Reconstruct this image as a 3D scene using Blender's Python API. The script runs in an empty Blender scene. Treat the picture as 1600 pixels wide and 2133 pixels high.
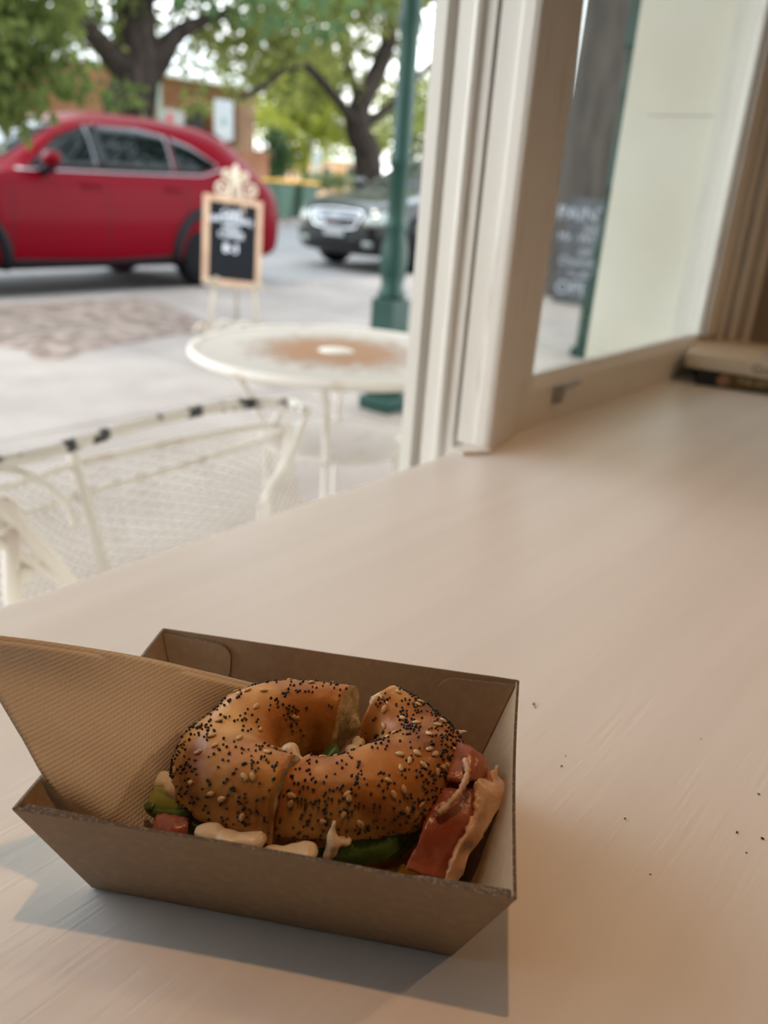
import bpy, bmesh, math, random
import numpy as np
from mathutils import Vector, Matrix, noise
from mathutils.bvhtree import BVHTree

S = bpy.context.scene
COL = S.collection
PI = math.pi

# ------------------------------------------------------------------ camera
CAMZ = 1.12                     # eye height above the footpath
CT = 0.86                       # counter top above the footpath
R3 = np.array([[0.6351864, -0.2473069, 0.7316950],
               [-0.7693777, -0.2857551, 0.5713160],
               [0.0677952, -0.9258420, -0.3717802]])      # world <- (right, down, forward)
FPX = 1700.0
camd = bpy.data.cameras.new('camera'); cam = bpy.data.objects.new('camera', camd); COL.objects.link(cam)
camd.sensor_fit = 'VERTICAL'; camd.sensor_height = 36.0; camd.sensor_width = 27.0
camd.lens = FPX / 2133 * 36
camd.clip_start = 0.02; camd.clip_end = 500
M4 = Matrix(((R3[0][0], -R3[0][1], -R3[0][2], 0), (R3[1][0], -R3[1][1], -R3[1][2], 0),
             (R3[2][0], -R3[2][1], -R3[2][2], CAMZ), (0, 0, 0, 1)))
cam.matrix_world = M4
camd.dof.use_dof = True; camd.dof.focus_distance = 0.335
camd.dof.aperture_fstop = camd.lens / 4.0
S.camera = cam

# ------------------------------------------------------------------ world, sun, exposure
vs = S.view_settings
vs.view_transform = 'Standard'; vs.look = 'None'; vs.gamma = 1.0; vs.use_curve_mapping = False
vs.exposure = 0.0
W = bpy.data.worlds.new('sky'); S.world = W; W.use_nodes = True
nt = W.node_tree; nt.nodes.clear()
wo = nt.nodes.new('ShaderNodeOutputWorld'); bg = nt.nodes.new('ShaderNodeBackground')
tc = nt.nodes.new('ShaderNodeTexCoord'); sx = nt.nodes.new('ShaderNodeSeparateXYZ'); rp = nt.nodes.new('ShaderNodeValToRGB')
nt.links.new(tc.outputs['Generated'], sx.inputs[0]); nt.links.new(sx.outputs['Z'], rp.inputs[0])
nt.links.new(rp.outputs[0], bg.inputs['Color']); nt.links.new(bg.outputs[0], wo.inputs['Surface'])
rp.color_ramp.elements[0].position = 0.0; rp.color_ramp.elements[0].color = (1.0, 0.98, 0.95, 1)
rp.color_ramp.elements[1].position = 0.35; rp.color_ramp.elements[1].color = (0.80, 0.90, 1.0, 1)
bg.inputs['Strength'].default_value = 5.0
sund = bpy.data.lights.new('sun', 'SUN'); sun = bpy.data.objects.new('sun', sund); COL.objects.link(sun)
sund.energy = 2.5; sund.angle = math.radians(3.0); sund.color = (1.0, 0.93, 0.82)
sun.rotation_euler = Vector((0.25, -0.50, -1.15)).to_track_quat('-Z', 'Y').to_euler()

# ------------------------------------------------------------------ helpers
def ray(px, py):
    d = R3 @ np.array([px - 800.0, py - 1066.5, FPX]); return d / np.linalg.norm(d)
CP = np.array([0, 0, CAMZ])
def atz(px, py, z):
    d = ray(px, py); return Vector(CP + d * (z - CAMZ) / d[2])
def aty(px, py, y):
    d = ray(px, py); return Vector(CP + d * y / d[1])
def atx(px, py, x):
    d = ray(px, py); return Vector(CP + d * x / d[0])
def srgb(r, g, b):
    f = lambda c: (c / 255 / 12.92) if c / 255 <= 0.04045 else ((c / 255 + 0.055) / 1.055) ** 2.4
    return (f(r), f(g), f(b))

def mat(name, col, rough=0.5, metal=0.0, col2=None, nscale=6.0, lo=0.4, hi=0.65, bump=0.0, bscale=60.0,
        stretch=(1, 1, 1), coat=0.0, trans=0.0, spec=0.5, detail=4.0, sss=0.0, aniso=None, bdist=0.002):
    m = bpy.data.materials.new(name); m.use_nodes = True
    t = m.node_tree; b = t.nodes['Principled BSDF']
    b.inputs['Base Color'].default_value = (*col, 1)
    b.inputs['Roughness'].default_value = rough; b.inputs['Metallic'].default_value = metal
    b.inputs['Specular IOR Level'].default_value = spec
    b.inputs['Coat Weight'].default_value = coat; b.inputs['Coat Roughness'].default_value = 0.05
    b.inputs['Transmission Weight'].default_value = trans
    if sss:
        b.inputs['Subsurface Weight'].default_value = sss
        b.inputs['Subsurface Radius'].default_value = (0.004, 0.002, 0.001)
        b.inputs['Subsurface Scale'].default_value = 1.0
    if col2 is not None or bump:
        c = t.nodes.new('ShaderNodeTexCoord'); mp = t.nodes.new('ShaderNodeMapping')
        mp.inputs['Scale'].default_value = stretch
        t.links.new(c.outputs['Object'], mp.inputs[0])
    if col2 is not None:
        n = t.nodes.new('ShaderNodeTexNoise'); n.inputs['Scale'].default_value = nscale; n.inputs['Detail'].default_value = detail
        r = t.nodes.new('ShaderNodeValToRGB')
        r.color_ramp.elements[0].position = lo; r.color_ramp.elements[0].color = (*col, 1)
        r.color_ramp.elements[1].position = hi; r.color_ramp.elements[1].color = (*col2, 1)
        t.links.new(mp.outputs[0], n.inputs['Vector']); t.links.new(n.outputs['Fac'], r.inputs[0]); t.links.new(r.outputs[0], b.inputs['Base Color'])
    if bump:
        n2 = t.nodes.new('ShaderNodeTexNoise'); n2.inputs['Scale'].default_value = bscale; n2.inputs['Detail'].default_value = 4
        bm_ = t.nodes.new('ShaderNodeBump'); bm_.inputs['Strength'].default_value = bump; bm_.inputs['Distance'].default_value = bdist
        t.links.new(mp.outputs[0], n2.inputs['Vector']); t.links.new(n2.outputs['Fac'], bm_.inputs['Height']); t.links.new(bm_.outputs[0], b.inputs['Normal'])
    return m

def leafmat(name, c1, c2, sc=0.8, tr=0.45):
    m = bpy.data.materials.new(name); m.use_nodes = True; t = m.node_tree; t.nodes.clear()
    o = t.nodes.new('ShaderNodeOutputMaterial'); d = t.nodes.new('ShaderNodeBsdfDiffuse'); tl = t.nodes.new('ShaderNodeBsdfTranslucent'); mx = t.nodes.new('ShaderNodeMixShader')
    c = t.nodes.new('ShaderNodeTexCoord'); n = t.nodes.new('ShaderNodeTexNoise'); r = t.nodes.new('ShaderNodeValToRGB')
    n.inputs['Scale'].default_value = sc; n.inputs['Detail'].default_value = 6
    r.color_ramp.elements[0].position = 0.35; r.color_ramp.elements[0].color = (*c1, 1)
    r.color_ramp.elements[1].position = 0.65; r.color_ramp.elements[1].color = (*c2, 1)
    t.links.new(c.outputs['Object'], n.inputs['Vector']); t.links.new(n.outputs['Fac'], r.inputs[0])
    t.links.new(r.outputs[0], d.inputs['Color']); t.links.new(r.outputs[0], tl.inputs['Color'])
    mx.inputs[0].default_value = tr; t.links.new(d.outputs[0], mx.inputs[1]); t.links.new(tl.outputs[0], mx.inputs[2]); t.links.new(mx.outputs[0], o.inputs['Surface'])
    return m

def thing(name, label, cat, loc=(0, 0, 0), rotz=0.0, group=None):
    o = bpy.data.objects.new(name, None); COL.objects.link(o); o.empty_display_size = 0.05
    o.location = loc; o.rotation_euler = (0, 0, rotz); o['label'] = label; o['category'] = cat
    if group: o['group'] = group
    return o
def tag(o, label, cat, group=None, kind=None):
    o['label'] = label; o['category'] = cat
    if group: o['group'] = group
    if kind: o['kind'] = kind
    return o
def link(name, me, m, parent=None, smooth=False, kind=None, label=None):
    o = bpy.data.objects.new(name, me); COL.objects.link(o)
    if m is not None:
        for k in (m if isinstance(m, (list, tuple)) else [m]): me.materials.append(k)
    if parent: o.parent = parent
    if smooth:
        me.polygons.foreach_set('use_smooth', [True] * len(me.polygons))
    if kind: o['kind'] = kind
    if label: o['label'] = label
    return o
def obj(name, bm, m, parent=None, smooth=False, kind=None, label=None):
    me = bpy.data.meshes.new(name)
    bmesh.ops.recalc_face_normals(bm, faces=bm.faces[:])
    bm.to_mesh(me); bm.free()
    return link(name, me, m, parent, smooth, kind, label)
def struct(name, bm, m, label, cat, parent=None, smooth=False):
    o = obj(name, bm, m, parent, smooth); o['kind'] = 'structure'; o['label'] = label
    if not parent: o['category'] = cat
    return o
def box(bm, x0, x1, y0, y1, z0, z1, bev=0.0, mi=0):
    vs_ = [bm.verts.new(p) for p in ((x0, y0, z0), (x1, y0, z0), (x1, y1, z0), (x0, y1, z0), (x0, y0, z1), (x1, y0, z1), (x1, y1, z1), (x0, y1, z1))]
    fs = [bm.faces.new([vs_[i] for i in q]) for q in ((0, 3, 2, 1), (4, 5, 6, 7), (0, 1, 5, 4), (1, 2, 6, 5), (2, 3, 7, 6), (3, 0, 4, 7))]
    for f in fs: f.material_index = mi
    if bev:
        es = list({e for f in fs for e in f.edges})
        r = bmesh.ops.bevel(bm, geom=es, offset=bev, segments=2, affect='EDGES', profile=0.5)
    return fs
def nb(): return bmesh.new()
def B(*a, **k):
    bm = nb(); box(bm, *a, **k); return bm
def tube(bm, pts, r, seg=8, closed=False):
    pts = [Vector(p) for p in pts]; n = len(pts)
    rs = r if isinstance(r, (list, tuple)) else [r] * n
    rings = []; up = None
    for i, p in enumerate(pts):
        a = pts[(i - 1) % n] if (closed or i > 0) else p
        b = pts[(i + 1) % n] if (closed or i < n - 1) else p
        t = (b - a).normalized()
        if up is None:
            up = Vector((0, 0, 1)) if abs(t.z) < 0.9 else Vector((1, 0, 0))
        s = t.cross(up)
        if s.length < 1e-5: s = t.cross(Vector((0, 1, 0)))
        s.normalize(); up = s.cross(t).normalized()
        rings.append([bm.verts.new(p + (s * math.cos(2 * PI * k / seg) + up * math.sin(2 * PI * k / seg)) * rs[i]) for k in range(seg)])
    for i in range(n if closed else n - 1):
        A, Bq = rings[i], rings[(i + 1) % n]
        for k in range(seg): bm.faces.new((A[k], A[(k + 1) % seg], Bq[(k + 1) % seg], Bq[k]))
    if not closed:
        bm.faces.new(rings[0][::-1]); bm.faces.new(rings[-1])
def T(*a, **k):
    bm = nb(); tube(bm, *a, **k); return bm
def spline(pts, n=8, closed=False):
    P = [Vector(p) for p in pts]; out = []; N = len(P)
    rng = range(N if closed else N - 1)
    for i in rng:
        p0 = P[(i - 1) % N] if (closed or i > 0) else P[i] * 2 - P[i + 1]
        p1 = P[i]; p2 = P[(i + 1) % N]
        p3 = P[(i + 2) % N] if (closed or i < N - 2) else P[i + 1] * 2 - P[i]
        for k in range(n):
            t = k / n
            out.append(0.5 * ((2 * p1) + (p2 - p0) * t + (2 * p0 - 5 * p1 + 4 * p2 - p3) * t * t + (3 * p1 - p0 - 3 * p2 + p3) * t ** 3))
    if not closed: out.append(P[-1])
    return out
def lathe(bm, prof, seg=24, c=(0, 0, 0), mi=0):
    rings = []
    for r, z in prof:
        rings.append([bm.verts.new((c[0] + r * math.cos(2 * PI * k / seg), c[1] + r * math.sin(2 * PI * k / seg), c[2] + z)) for k in range(seg)])
    for A, Bq in zip(rings, rings[1:]):
        for k in range(seg):
            f = bm.faces.new((A[k], A[(k + 1) % seg], Bq[(k + 1) % seg], Bq[k])); f.material_index = mi
    bm.faces.new(rings[0][::-1]); bm.faces.new(rings[-1])
def L(*a, **k):
    bm = nb(); lathe(bm, *a, **k); return bm
def prism(bm, poly, z0, z1, mi=0):
    a = [bm.verts.new((x, y, z0)) for x, y in poly]; b = [bm.verts.new((x, y, z1)) for x, y in poly]
    n = len(poly)
    for i in range(n):
        bm.faces.new((a[i], a[(i + 1) % n], b[(i + 1) % n], b[i])).material_index = mi
    bm.faces.new(a[::-1]).material_index = mi; bm.faces.new(b).material_index = mi
def patch(grid, nu=6, nv=6, thick=0.001, jit=0.0, edge=0.0, seed=0, freq=40.0):
    """smooth sheet through a grid of control points, with thickness"""
    rows = [spline(r, nu) for r in grid]
    cols = [spline([r[j] for r in rows], nv) for j in range(len(rows[0]))]
    nc = len(cols); nr = len(cols[0])
    P = [[cols[j][i].copy() for j in range(nc)] for i in range(nr)]
    off = Vector((seed * 7.3, seed * 3.1, seed))
    nrm = [[None] * nc for _ in range(nr)]
    for i in range(nr):
        for j in range(nc):
            du = P[i][min(j + 1, nc - 1)] - P[i][max(j - 1, 0)]; dv = P[min(i + 1, nr - 1)][j] - P[max(i - 1, 0)][j]
            q = du.cross(dv); nrm[i][j] = q.normalized() if q.length > 1e-12 else Vector((0, 0, 1))
    bm = nb(); top = []; bot = []
    for i in range(nr):
        ta = []; ba = []
        for j in range(nc):
            p = P[i][j]
            d = noise.noise(p * freq + off) * jit
            q = p + nrm[i][j] * d
            if edge and (i in (0, nr - 1) or j in (0, nc - 1)):
                q += noise.noise_vector(p * freq * 6 + off) * edge
            ta.append(bm.verts.new(q + nrm[i][j] * thick * 0.5)); ba.append(bm.verts.new(q - nrm[i][j] * thick * 0.5))
        top.append(ta); bot.append(ba)
    for i in range(nr - 1):
        for j in range(nc - 1):
            bm.faces.new((top[i][j], top[i][j + 1], top[i + 1][j + 1], top[i + 1][j]))
            bm.faces.new((bot[i][j], bot[i + 1][j], bot[i + 1][j + 1], bot[i][j + 1]))
    for i in range(nr - 1):
        for j in (0, nc - 1): bm.faces.new((top[i][j], top[i + 1][j], bot[i + 1][j], bot[i][j]))
    for j in range(nc - 1):
        for i in (0, nr - 1): bm.faces.new((top[i][j], top[i][j + 1], bot[i][j + 1], bot[i][j]))
    return bm
def blob(balls, vox=0.0012, disp=0.0, freq=200.0, seed=1):
    """union of spheres, remeshed into one lump"""
    bm = nb()
    for (p, r) in balls:
        bmesh.ops.create_icosphere(bm, subdivisions=2, radius=1.0, matrix=Matrix.Translation(Vector(p)) @ Matrix.Diagonal((*(r if isinstance(r, (tuple, list)) else (r, r, r)), 1)))
    me = bpy.data.meshes.new('t'); bm.to_mesh(me); bm.free()
    o = bpy.data.objects.new('t', me); COL.objects.link(o)
    md = o.modifiers.new('r', 'REMESH'); md.mode = 'VOXEL'; md.voxel_size = vox
    sm = o.modifiers.new('s', 'SMOOTH'); sm.iterations = 4
    dg = bpy.context.evaluated_depsgraph_get(); me2 = bpy.data.meshes.new_from_object(o.evaluated_get(dg))
    bpy.data.objects.remove(o); bpy.data.meshes.remove(me)
    if disp:
        off = Vector((seed * 3.7, seed, 0))
        for v in me2.vertices: v.co += v.normal * noise.noise(v.co * freq + off) * disp
    return me2
def applied(o):
    dg = bpy.context.evaluated_depsgraph_get(); me = bpy.data.meshes.new_from_object(o.evaluated_get(dg))
    o.modifiers.clear(); o.data = me
def text(name, body, size, m, parent, matrix, align='CENTER', ext=0.0005, shear=0.0):
    c = bpy.data.curves.new(name, 'FONT'); c.body = body; c.size = size; c.align_x = align; c.align_y = 'CENTER'; c.extrude = ext; c.shear = shear; c.resolution_u = 3
    o = bpy.data.objects.new(name, c); COL.objects.link(o); c.materials.append(m)
    me = bpy.data.meshes.new_from_object(o.evaluated_get(bpy.context.evaluated_depsgraph_get()))
    bpy.data.objects.remove(o); o = bpy.data.objects.new(name, me); COL.objects.link(o)
    o.parent = parent; o.matrix_local = matrix
    return o
def basis(o, x, y, z=None):
    x = Vector(x).normalized(); y = Vector(y).normalized(); z = x.cross(y).normalized(); y = z.cross(x)
    return Matrix(((x.x, y.x, z.x, o[0]), (x.y, y.y, z.y, o[1]), (x.z, y.z, z.z, o[2]), (0, 0, 0, 1)))

# ------------------------------------------------------------------ materials
M = {}
M['counter'] = mat('counter_paint', (0.80, 0.775, 0.745), 0.30, col2=(0.76, 0.735, 0.70), nscale=2.0, bump=0.17, bscale=26, stretch=(1.0, 16, 4), bdist=0.0012)
M['wpaint'] = mat('cream_gloss_paint', (0.74, 0.71, 0.65), 0.35, col2=(0.42, 0.37, 0.31), nscale=14, detail=8, lo=0.62, hi=0.80, bump=0.2, bscale=22, stretch=(6, 6, 0.6))
M['masonry'] = mat('cream_masonry_paint', (0.83, 0.80, 0.70), 0.6, col2=(0.76, 0.72, 0.61), nscale=4, bump=0.25, bscale=18)
M['roomwall'] = mat('beige_wall_paint', (0.42, 0.36, 0.30), 0.7, col2=(0.40, 0.34, 0.28), nscale=3)
M['roomdark'] = mat('dark_timber', (0.13, 0.085, 0.055), 0.5, col2=(0.10, 0.06, 0.04), nscale=4, stretch=(1, 10, 1))
M['joint'] = mat('dark_joint', (0.06, 0.05, 0.045), 0.8)
M['kraft'] = mat('kraft_card', (0.32, 0.215, 0.125), 0.62, col2=(0.37, 0.255, 0.155), nscale=260, lo=0.45, hi=0.75, bump=0.12, bscale=500, bdist=0.0004)
M['kraftedge'] = mat('kraft_cut_edge', (0.10, 0.075, 0.055), 0.8, col2=(0.30, 0.22, 0.15), nscale=900, lo=0.5, hi=0.7)
M['metal'] = mat('dull_metal', (0.45, 0.43, 0.40), 0.35, 0.9)
M['pave'] = mat('concrete_footpath', (0.195, 0.165, 0.145), 0.75, col2=(0.24, 0.207, 0.184), nscale=2.2, detail=8, bump=0.2, bscale=40)
M['kerb'] = mat('kerb_stone', (0.17, 0.15, 0.14), 0.8, col2=(0.21, 0.19, 0.17), nscale=5)
M['road'] = mat('asphalt_road', (0.125, 0.122, 0.122), 0.7, col2=(0.15, 0.147, 0.146), nscale=2, bump=0.3, bscale=60)
M['mulch'] = mat('leaf_mulch', (0.11, 0.075, 0.055), 0.9, col2=(0.25, 0.19, 0.155), nscale=9, detail=8, bump=1.0, bscale=25, bdist=0.03)
M['grass'] = mat('verge_grass', (0.12, 0.19, 0.04), 0.9, col2=(0.26, 0.32, 0.08), nscale=2)
M['green'] = mat('green_post_paint', (0.006, 0.036, 0.027), 0.4, spec=0.3, col2=(0.009, 0.048, 0.036), nscale=5)
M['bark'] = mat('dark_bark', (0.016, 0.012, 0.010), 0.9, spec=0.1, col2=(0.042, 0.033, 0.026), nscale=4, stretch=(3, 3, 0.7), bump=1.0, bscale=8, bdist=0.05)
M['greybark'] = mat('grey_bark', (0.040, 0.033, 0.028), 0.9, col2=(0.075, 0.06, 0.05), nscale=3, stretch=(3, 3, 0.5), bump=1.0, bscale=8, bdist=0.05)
M['wiron'] = mat('white_iron_paint', (0.80, 0.74, 0.67), 0.5, col2=(0.62, 0.53, 0.43), nscale=14, lo=0.55, hi=0.75)
M['chip'] = mat('chipped_iron_paint', (0.80, 0.74, 0.67), 0.5, col2=(0.03, 0.03, 0.028), nscale=26, lo=0.55, hi=0.60, detail=6)
M['creamiron'] = mat('cream_iron_paint', (0.52, 0.44, 0.33), 0.5)
M['oak'] = mat('pale_pine', (0.46, 0.30, 0.19), 0.5, col2=(0.39, 0.24, 0.15), nscale=8, stretch=(1, 1, 6))
M['black'] = mat('black_felt', (0.0055, 0.0065, 0.009), 0.8, spec=0.2)
M['chalkboard'] = mat('slate_board', (0.050, 0.053, 0.060), 0.7, spec=0.2, col2=(0.075, 0.079, 0.087), nscale=5)
M['white'] = mat('white_letter', (0.85, 0.87, 0.92), 0.5)
M['signw'] = mat('toned_white_sign', (0.30, 0.32, 0.32), 0.6)  # white of the signs and number plate, base colour toned down
M['chalk'] = mat('chalk_letter', (0.30, 0.32, 0.35), 0.8)

# ------------------------------------------------------------------ room shell
OX0, OX1 = -0.35, 0.735         # left window opening
RX1 = 1.50                      # right end of the masonry opening
HZ = 2.45
fl = struct('floor', B(-3.2, 3.2, -4.6, 0.50, -0.12, 0.0), M['roomdark'], 'dark timber floor of the cafe room', 'floor')
struct('ceiling', B(-3.2, 3.2, -4.6, 0.72, 3.0, 3.12), M['roomwall'], 'beige ceiling of the cafe room', 'ceiling')
bm = nb()
for a in ((-3.2, 3.2, 0.46, 0.70, 0.0, 0.70), (-3.2, OX0 - 0.06, 0.46, 0.70, 0.70, HZ), (RX1, 3.2, 0.475, 0.70, 0.70, HZ), (-3.2, 3.2, 0.46, 0.70, HZ, 5.2)): box(bm, *a)
wf = struct('wall_front', bm, M['masonry'], 'thick cream painted masonry wall around the shop window', 'wall')
for i, z in enumerate((1.262, 1.72)):          # block joints of the pier, seen through the right pane
    struct('mortar_joint', B(RX1 - 0.0005, RX1 + 0.01, 0.53, 0.655, z - 0.001, z + 0.001), mat('joint_grey', (0.42, 0.40, 0.36), 0.9), 'fine joint line in the cream pier', 'wall', parent=wf)
struct('wall_back', B(-3.2, 3.2, -4.7, -4.6, 0, 3.0), M['roomwall'], 'beige back wall of the cafe room', 'wall')
struct('wall_left', B(-3.3, -3.2, -4.6, 0.46, 0, 3.0), M['roomwall'], 'beige left wall of the cafe room', 'wall')
struct('wall_right', B(1.64, 1.76, -4.6, 0.475, 0, 3.0), M['roomwall'], 'beige right wall at the end of the counter', 'wall')

# counter
bm = B(-1.6, 1.639, -0.12, 0.459, CT - 0.045, CT, bev=0.0025)
ct = thing('window_counter', 'white gloss painted wooden counter running along the window', 'counter', (0, 0, 0))
obj('worktop', bm, M['counter'], ct)
for x in (-1.3, 0.2, 1.5): obj('support_leg', B(x, x + 0.06, 0.02, 0.08, 0, CT - 0.045), M['wpaint'], ct)

# window 1: open left opening with its stepped post; window 2: fixed pane on the right
w1 = thing('window_1', 'open sash window with cream painted stepped timber post', 'window'); w1['kind'] = 'structure'
prof = [(0.735, 0.557), (0.735, 0.541), (0.752, 0.5405), (0.752, 0.5275), (0.735, 0.527), (0.735, 0.506), (0.729, 0.505), (0.727, 0.501), (0.729, 0.497), (0.735, 0.496), (0.735, 0.4845), (0.84, 0.4845), (0.84, 0.557)]
bm = nb(); prism(bm, prof, 0.72, HZ); obj('outer_post', bm, M['wpaint'], w1)
prof = [(0.737, 0.4805), (0.737, 0.458), (0.732, 0.456), (0.7305, 0.452), (0.7305, 0.441), (0.7325, 0.436), (0.737, 0.434), (0.800, 0.446), (0.801, 0.4495), (0.815, 0.4515), (0.815, 0.4805)]
bm = nb(); prism(bm, prof, CT + 0.0005, HZ); obj('inner_post', bm, M['wpaint'], w1)
bm = nb(); prism(bm, [(0.7, 0.4465), (0.7275, 0.4285), (0.731, 0.4325), (0.735, 0.460), (0.70, 0.4655)], CT + 0.0003, CT + 0.004)
obj('post_foot', bm, M['wpaint'], w1)
obj('left_jamb', B(OX0 - 0.06, OX0, 0.44, 0.60, 0.72, HZ), M['wpaint'], w1)
obj('head', B(OX0, 0.84, 0.44, 0.60, HZ - 0.06, HZ), M['wpaint'], w1)
obj('lifted_sash_rail', B(OX0 + 0.01, 0.72, 0.50, 0.54, HZ - 0.16, HZ - 0.06), M['wpaint'], w1)

w2 = thing('window_2', 'fixed right window pane in a cream timber sash with latch', 'window'); w2['kind'] = 'structure'
bm = nb()
pr = [(0.4555, CT + 0.0005), (0.4555, 0.905), (0.458, 0.9085), (0.468, 0.916), (0.4715, 0.919), (0.4845, 0.919), (0.4845, CT + 0.0005)]
va = [bm.verts.new((0.8155, y, z)) for y, z in pr]; vb = [bm.verts.new((1.478, y, z)) for y, z in pr]
for i in range(len(pr)): bm.faces.new((va[i], va[(i + 1) % len(pr)], vb[(i + 1) % len(pr)], vb[i]))
bm.faces.new(va); bm.faces.new(vb[::-1])
rail = obj('bottom_rail', bm, M['wpaint'], w2)
obj('stile', B(0.8155, 0.846, 0.456, 0.4845, 0.9185, HZ), M['wpaint'], w2)
obj('stile', B(1.432, 1.478, 0.456, 0.4845, 0.9185, HZ), M['wpaint'], w2)
obj('glazing_bead', B(1.424, 1.4318, 0.4625, 0.472, 0.9185, HZ, bev=0.002), M['wpaint'], w2)
obj('top_rail', B(0.846, 1.432, 0.456, 0.4845, HZ - 0.06, HZ), M['wpaint'], w2)
gl = bpy.data.materials.new('window_glass'); gl.use_nodes = True; t = gl.node_tree; t.nodes.clear()
o_ = t.nodes.new('ShaderNodeOutputMaterial'); tr = t.nodes.new('ShaderNodeBsdfTransparent'); go = t.nodes.new('ShaderNodeBsdfGlossy'); mx = t.nodes.new('ShaderNodeMixShader'); fr = t.nodes.new('ShaderNodeLayerWeight'); pw = t.nodes.new('ShaderNodeMath'); pw.operation = 'POWER'; pw.inputs[1].default_value = 4.0; ml = t.nodes.new('ShaderNodeMath'); ml.operation = 'MULTIPLY_ADD'; ml.inputs[1].default_value = 0.45; ml.inputs[2].default_value = 0.03
tr.inputs[0].default_value = (0.93, 0.95, 0.94, 1); go.inputs['Roughness'].default_value = 0.02; t.links.new(fr.outputs['Facing'], pw.inputs[0]); t.links.new(pw.outputs[0], ml.inputs[0])
t.links.new(ml.outputs[0], mx.inputs[0]); t.links.new(tr.outputs[0], mx.inputs[1]); t.links.new(go.outputs[0], mx.inputs[2]); t.links.new(mx.outputs[0], o_.inputs['Surface'])
M['glass'] = gl
obj('pane', B(0.846, 1.4235, 0.4735, 0.4765, 0.919, HZ - 0.06), gl, w2)
# latch on the rail
c = aty(1165, 818, 0.455)
bm = nb(); box(bm, c.x - 0.016, c.x + 0.012, 0.4525, 0.4555, c.z - 0.012, c.z + 0.010, bev=0.0006)
lt = obj('latch', bm, M['metal'], w2, label='small dull metal latch plate')
obj('latch_knuckle', T([(c.x - 0.010, 0.448, c.z - 0.010), (c.x - 0.010, 0.446, c.z), (c.x - 0.010, 0.448, c.z + 0.010)], 0.0035), M['metal'], lt)
obj('latch_arm', B(c.x - 0.008, c.x + 0.042, 0.4475, 0.4515, c.z + 0.006, c.z + 0.013, bev=0.0008), M['metal'], lt)
for dx in (-0.004, 0.007): obj('screw_head', T([(c.x + dx, 0.4525, c.z - 0.006), (c.x + dx, 0.4515, c.z - 0.006)], 0.0022), M['joint'], lt)
# casing at the right end
for i, (x0, x1, y0) in enumerate(((1.4785, 1.500, 0.448), (1.506, 1.530, 0.436), (1.530, 1.562, 0.444), (1.566, 1.600, 0.430), (1.600, 1.6395, 0.446))):
    tr_ = struct('trim_%d' % (i + 1), B(x0, x1, y0, 0.4745, CT + 0.0005, HZ, bev=0.003), M['wpaint'], 'vertical cream casing strip, %s from the right pane' % ('first', 'second', 'third', 'fourth', 'fifth')[i], 'trim')

# exterior sill board of the right window
obj('outer_frame', B(1.479, 1.499, 0.4855, 0.53, 0.72, HZ), M['wpaint'], w2)

# ------------------------------------------------------------------ pendant lamp straight above the tray (out of frame)
def pendant(name, label, x, y, z, watts, col, rad, spread):
    r = thing(name, label, 'lamp', (x, y, 0))
    obj('shade', L([(0.03, z + 0.14), (0.05, z + 0.13), (0.12, z - 0.02), (0.115, z - 0.02), (0.045, z + 0.12), (0.028, z + 0.13)], seg=24), M['roomdark'], r, True)
    obj('cord', T([(0, 0, z + 0.14), (0, 0, 3.0)], 0.004), M['joint'], r)
    em = bpy.data.materials.new('bulb_glow'); em.use_nodes = True
    b = em.node_tree.nodes['Principled BSDF']; b.inputs['Emission Color'].default_value = (*col, 1); b.inputs['Emission Strength'].default_value = 8
    obj('bulb', L([(0.005, z + 0.06), (0.022, z + 0.05), (0.03, z + 0.03), (0.022, z + 0.008), (0.004, z)], seg=16), em, r, True)
    ld = bpy.data.lights.new('bulb_light', 'SPOT'); lo = bpy.data.objects.new('bulb_light', ld); COL.objects.link(lo)
    ld.energy = watts; ld.color = col; ld.shadow_soft_size = rad; ld.spot_size = math.radians(spread); ld.spot_blend = 0.8
    lo.parent = r; lo.location = (0, 0, z - 0.03)
    return r
pendant('pendant_lamp', 'dark pendant lamp hanging straight above the food tray', 0.19, 0.185, 2.15, 15, (1.0, 0.53, 0.24), 0.018, 75)
pendant('pendant_lamp', 'added unseen dark pendant lamp lighting the right window casing', 1.30, -0.75, 2.2, 27, (1.0, 0.62, 0.34), 0.05, 130)  # unseen lamp, added to brighten the window wall and right casing

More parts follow.
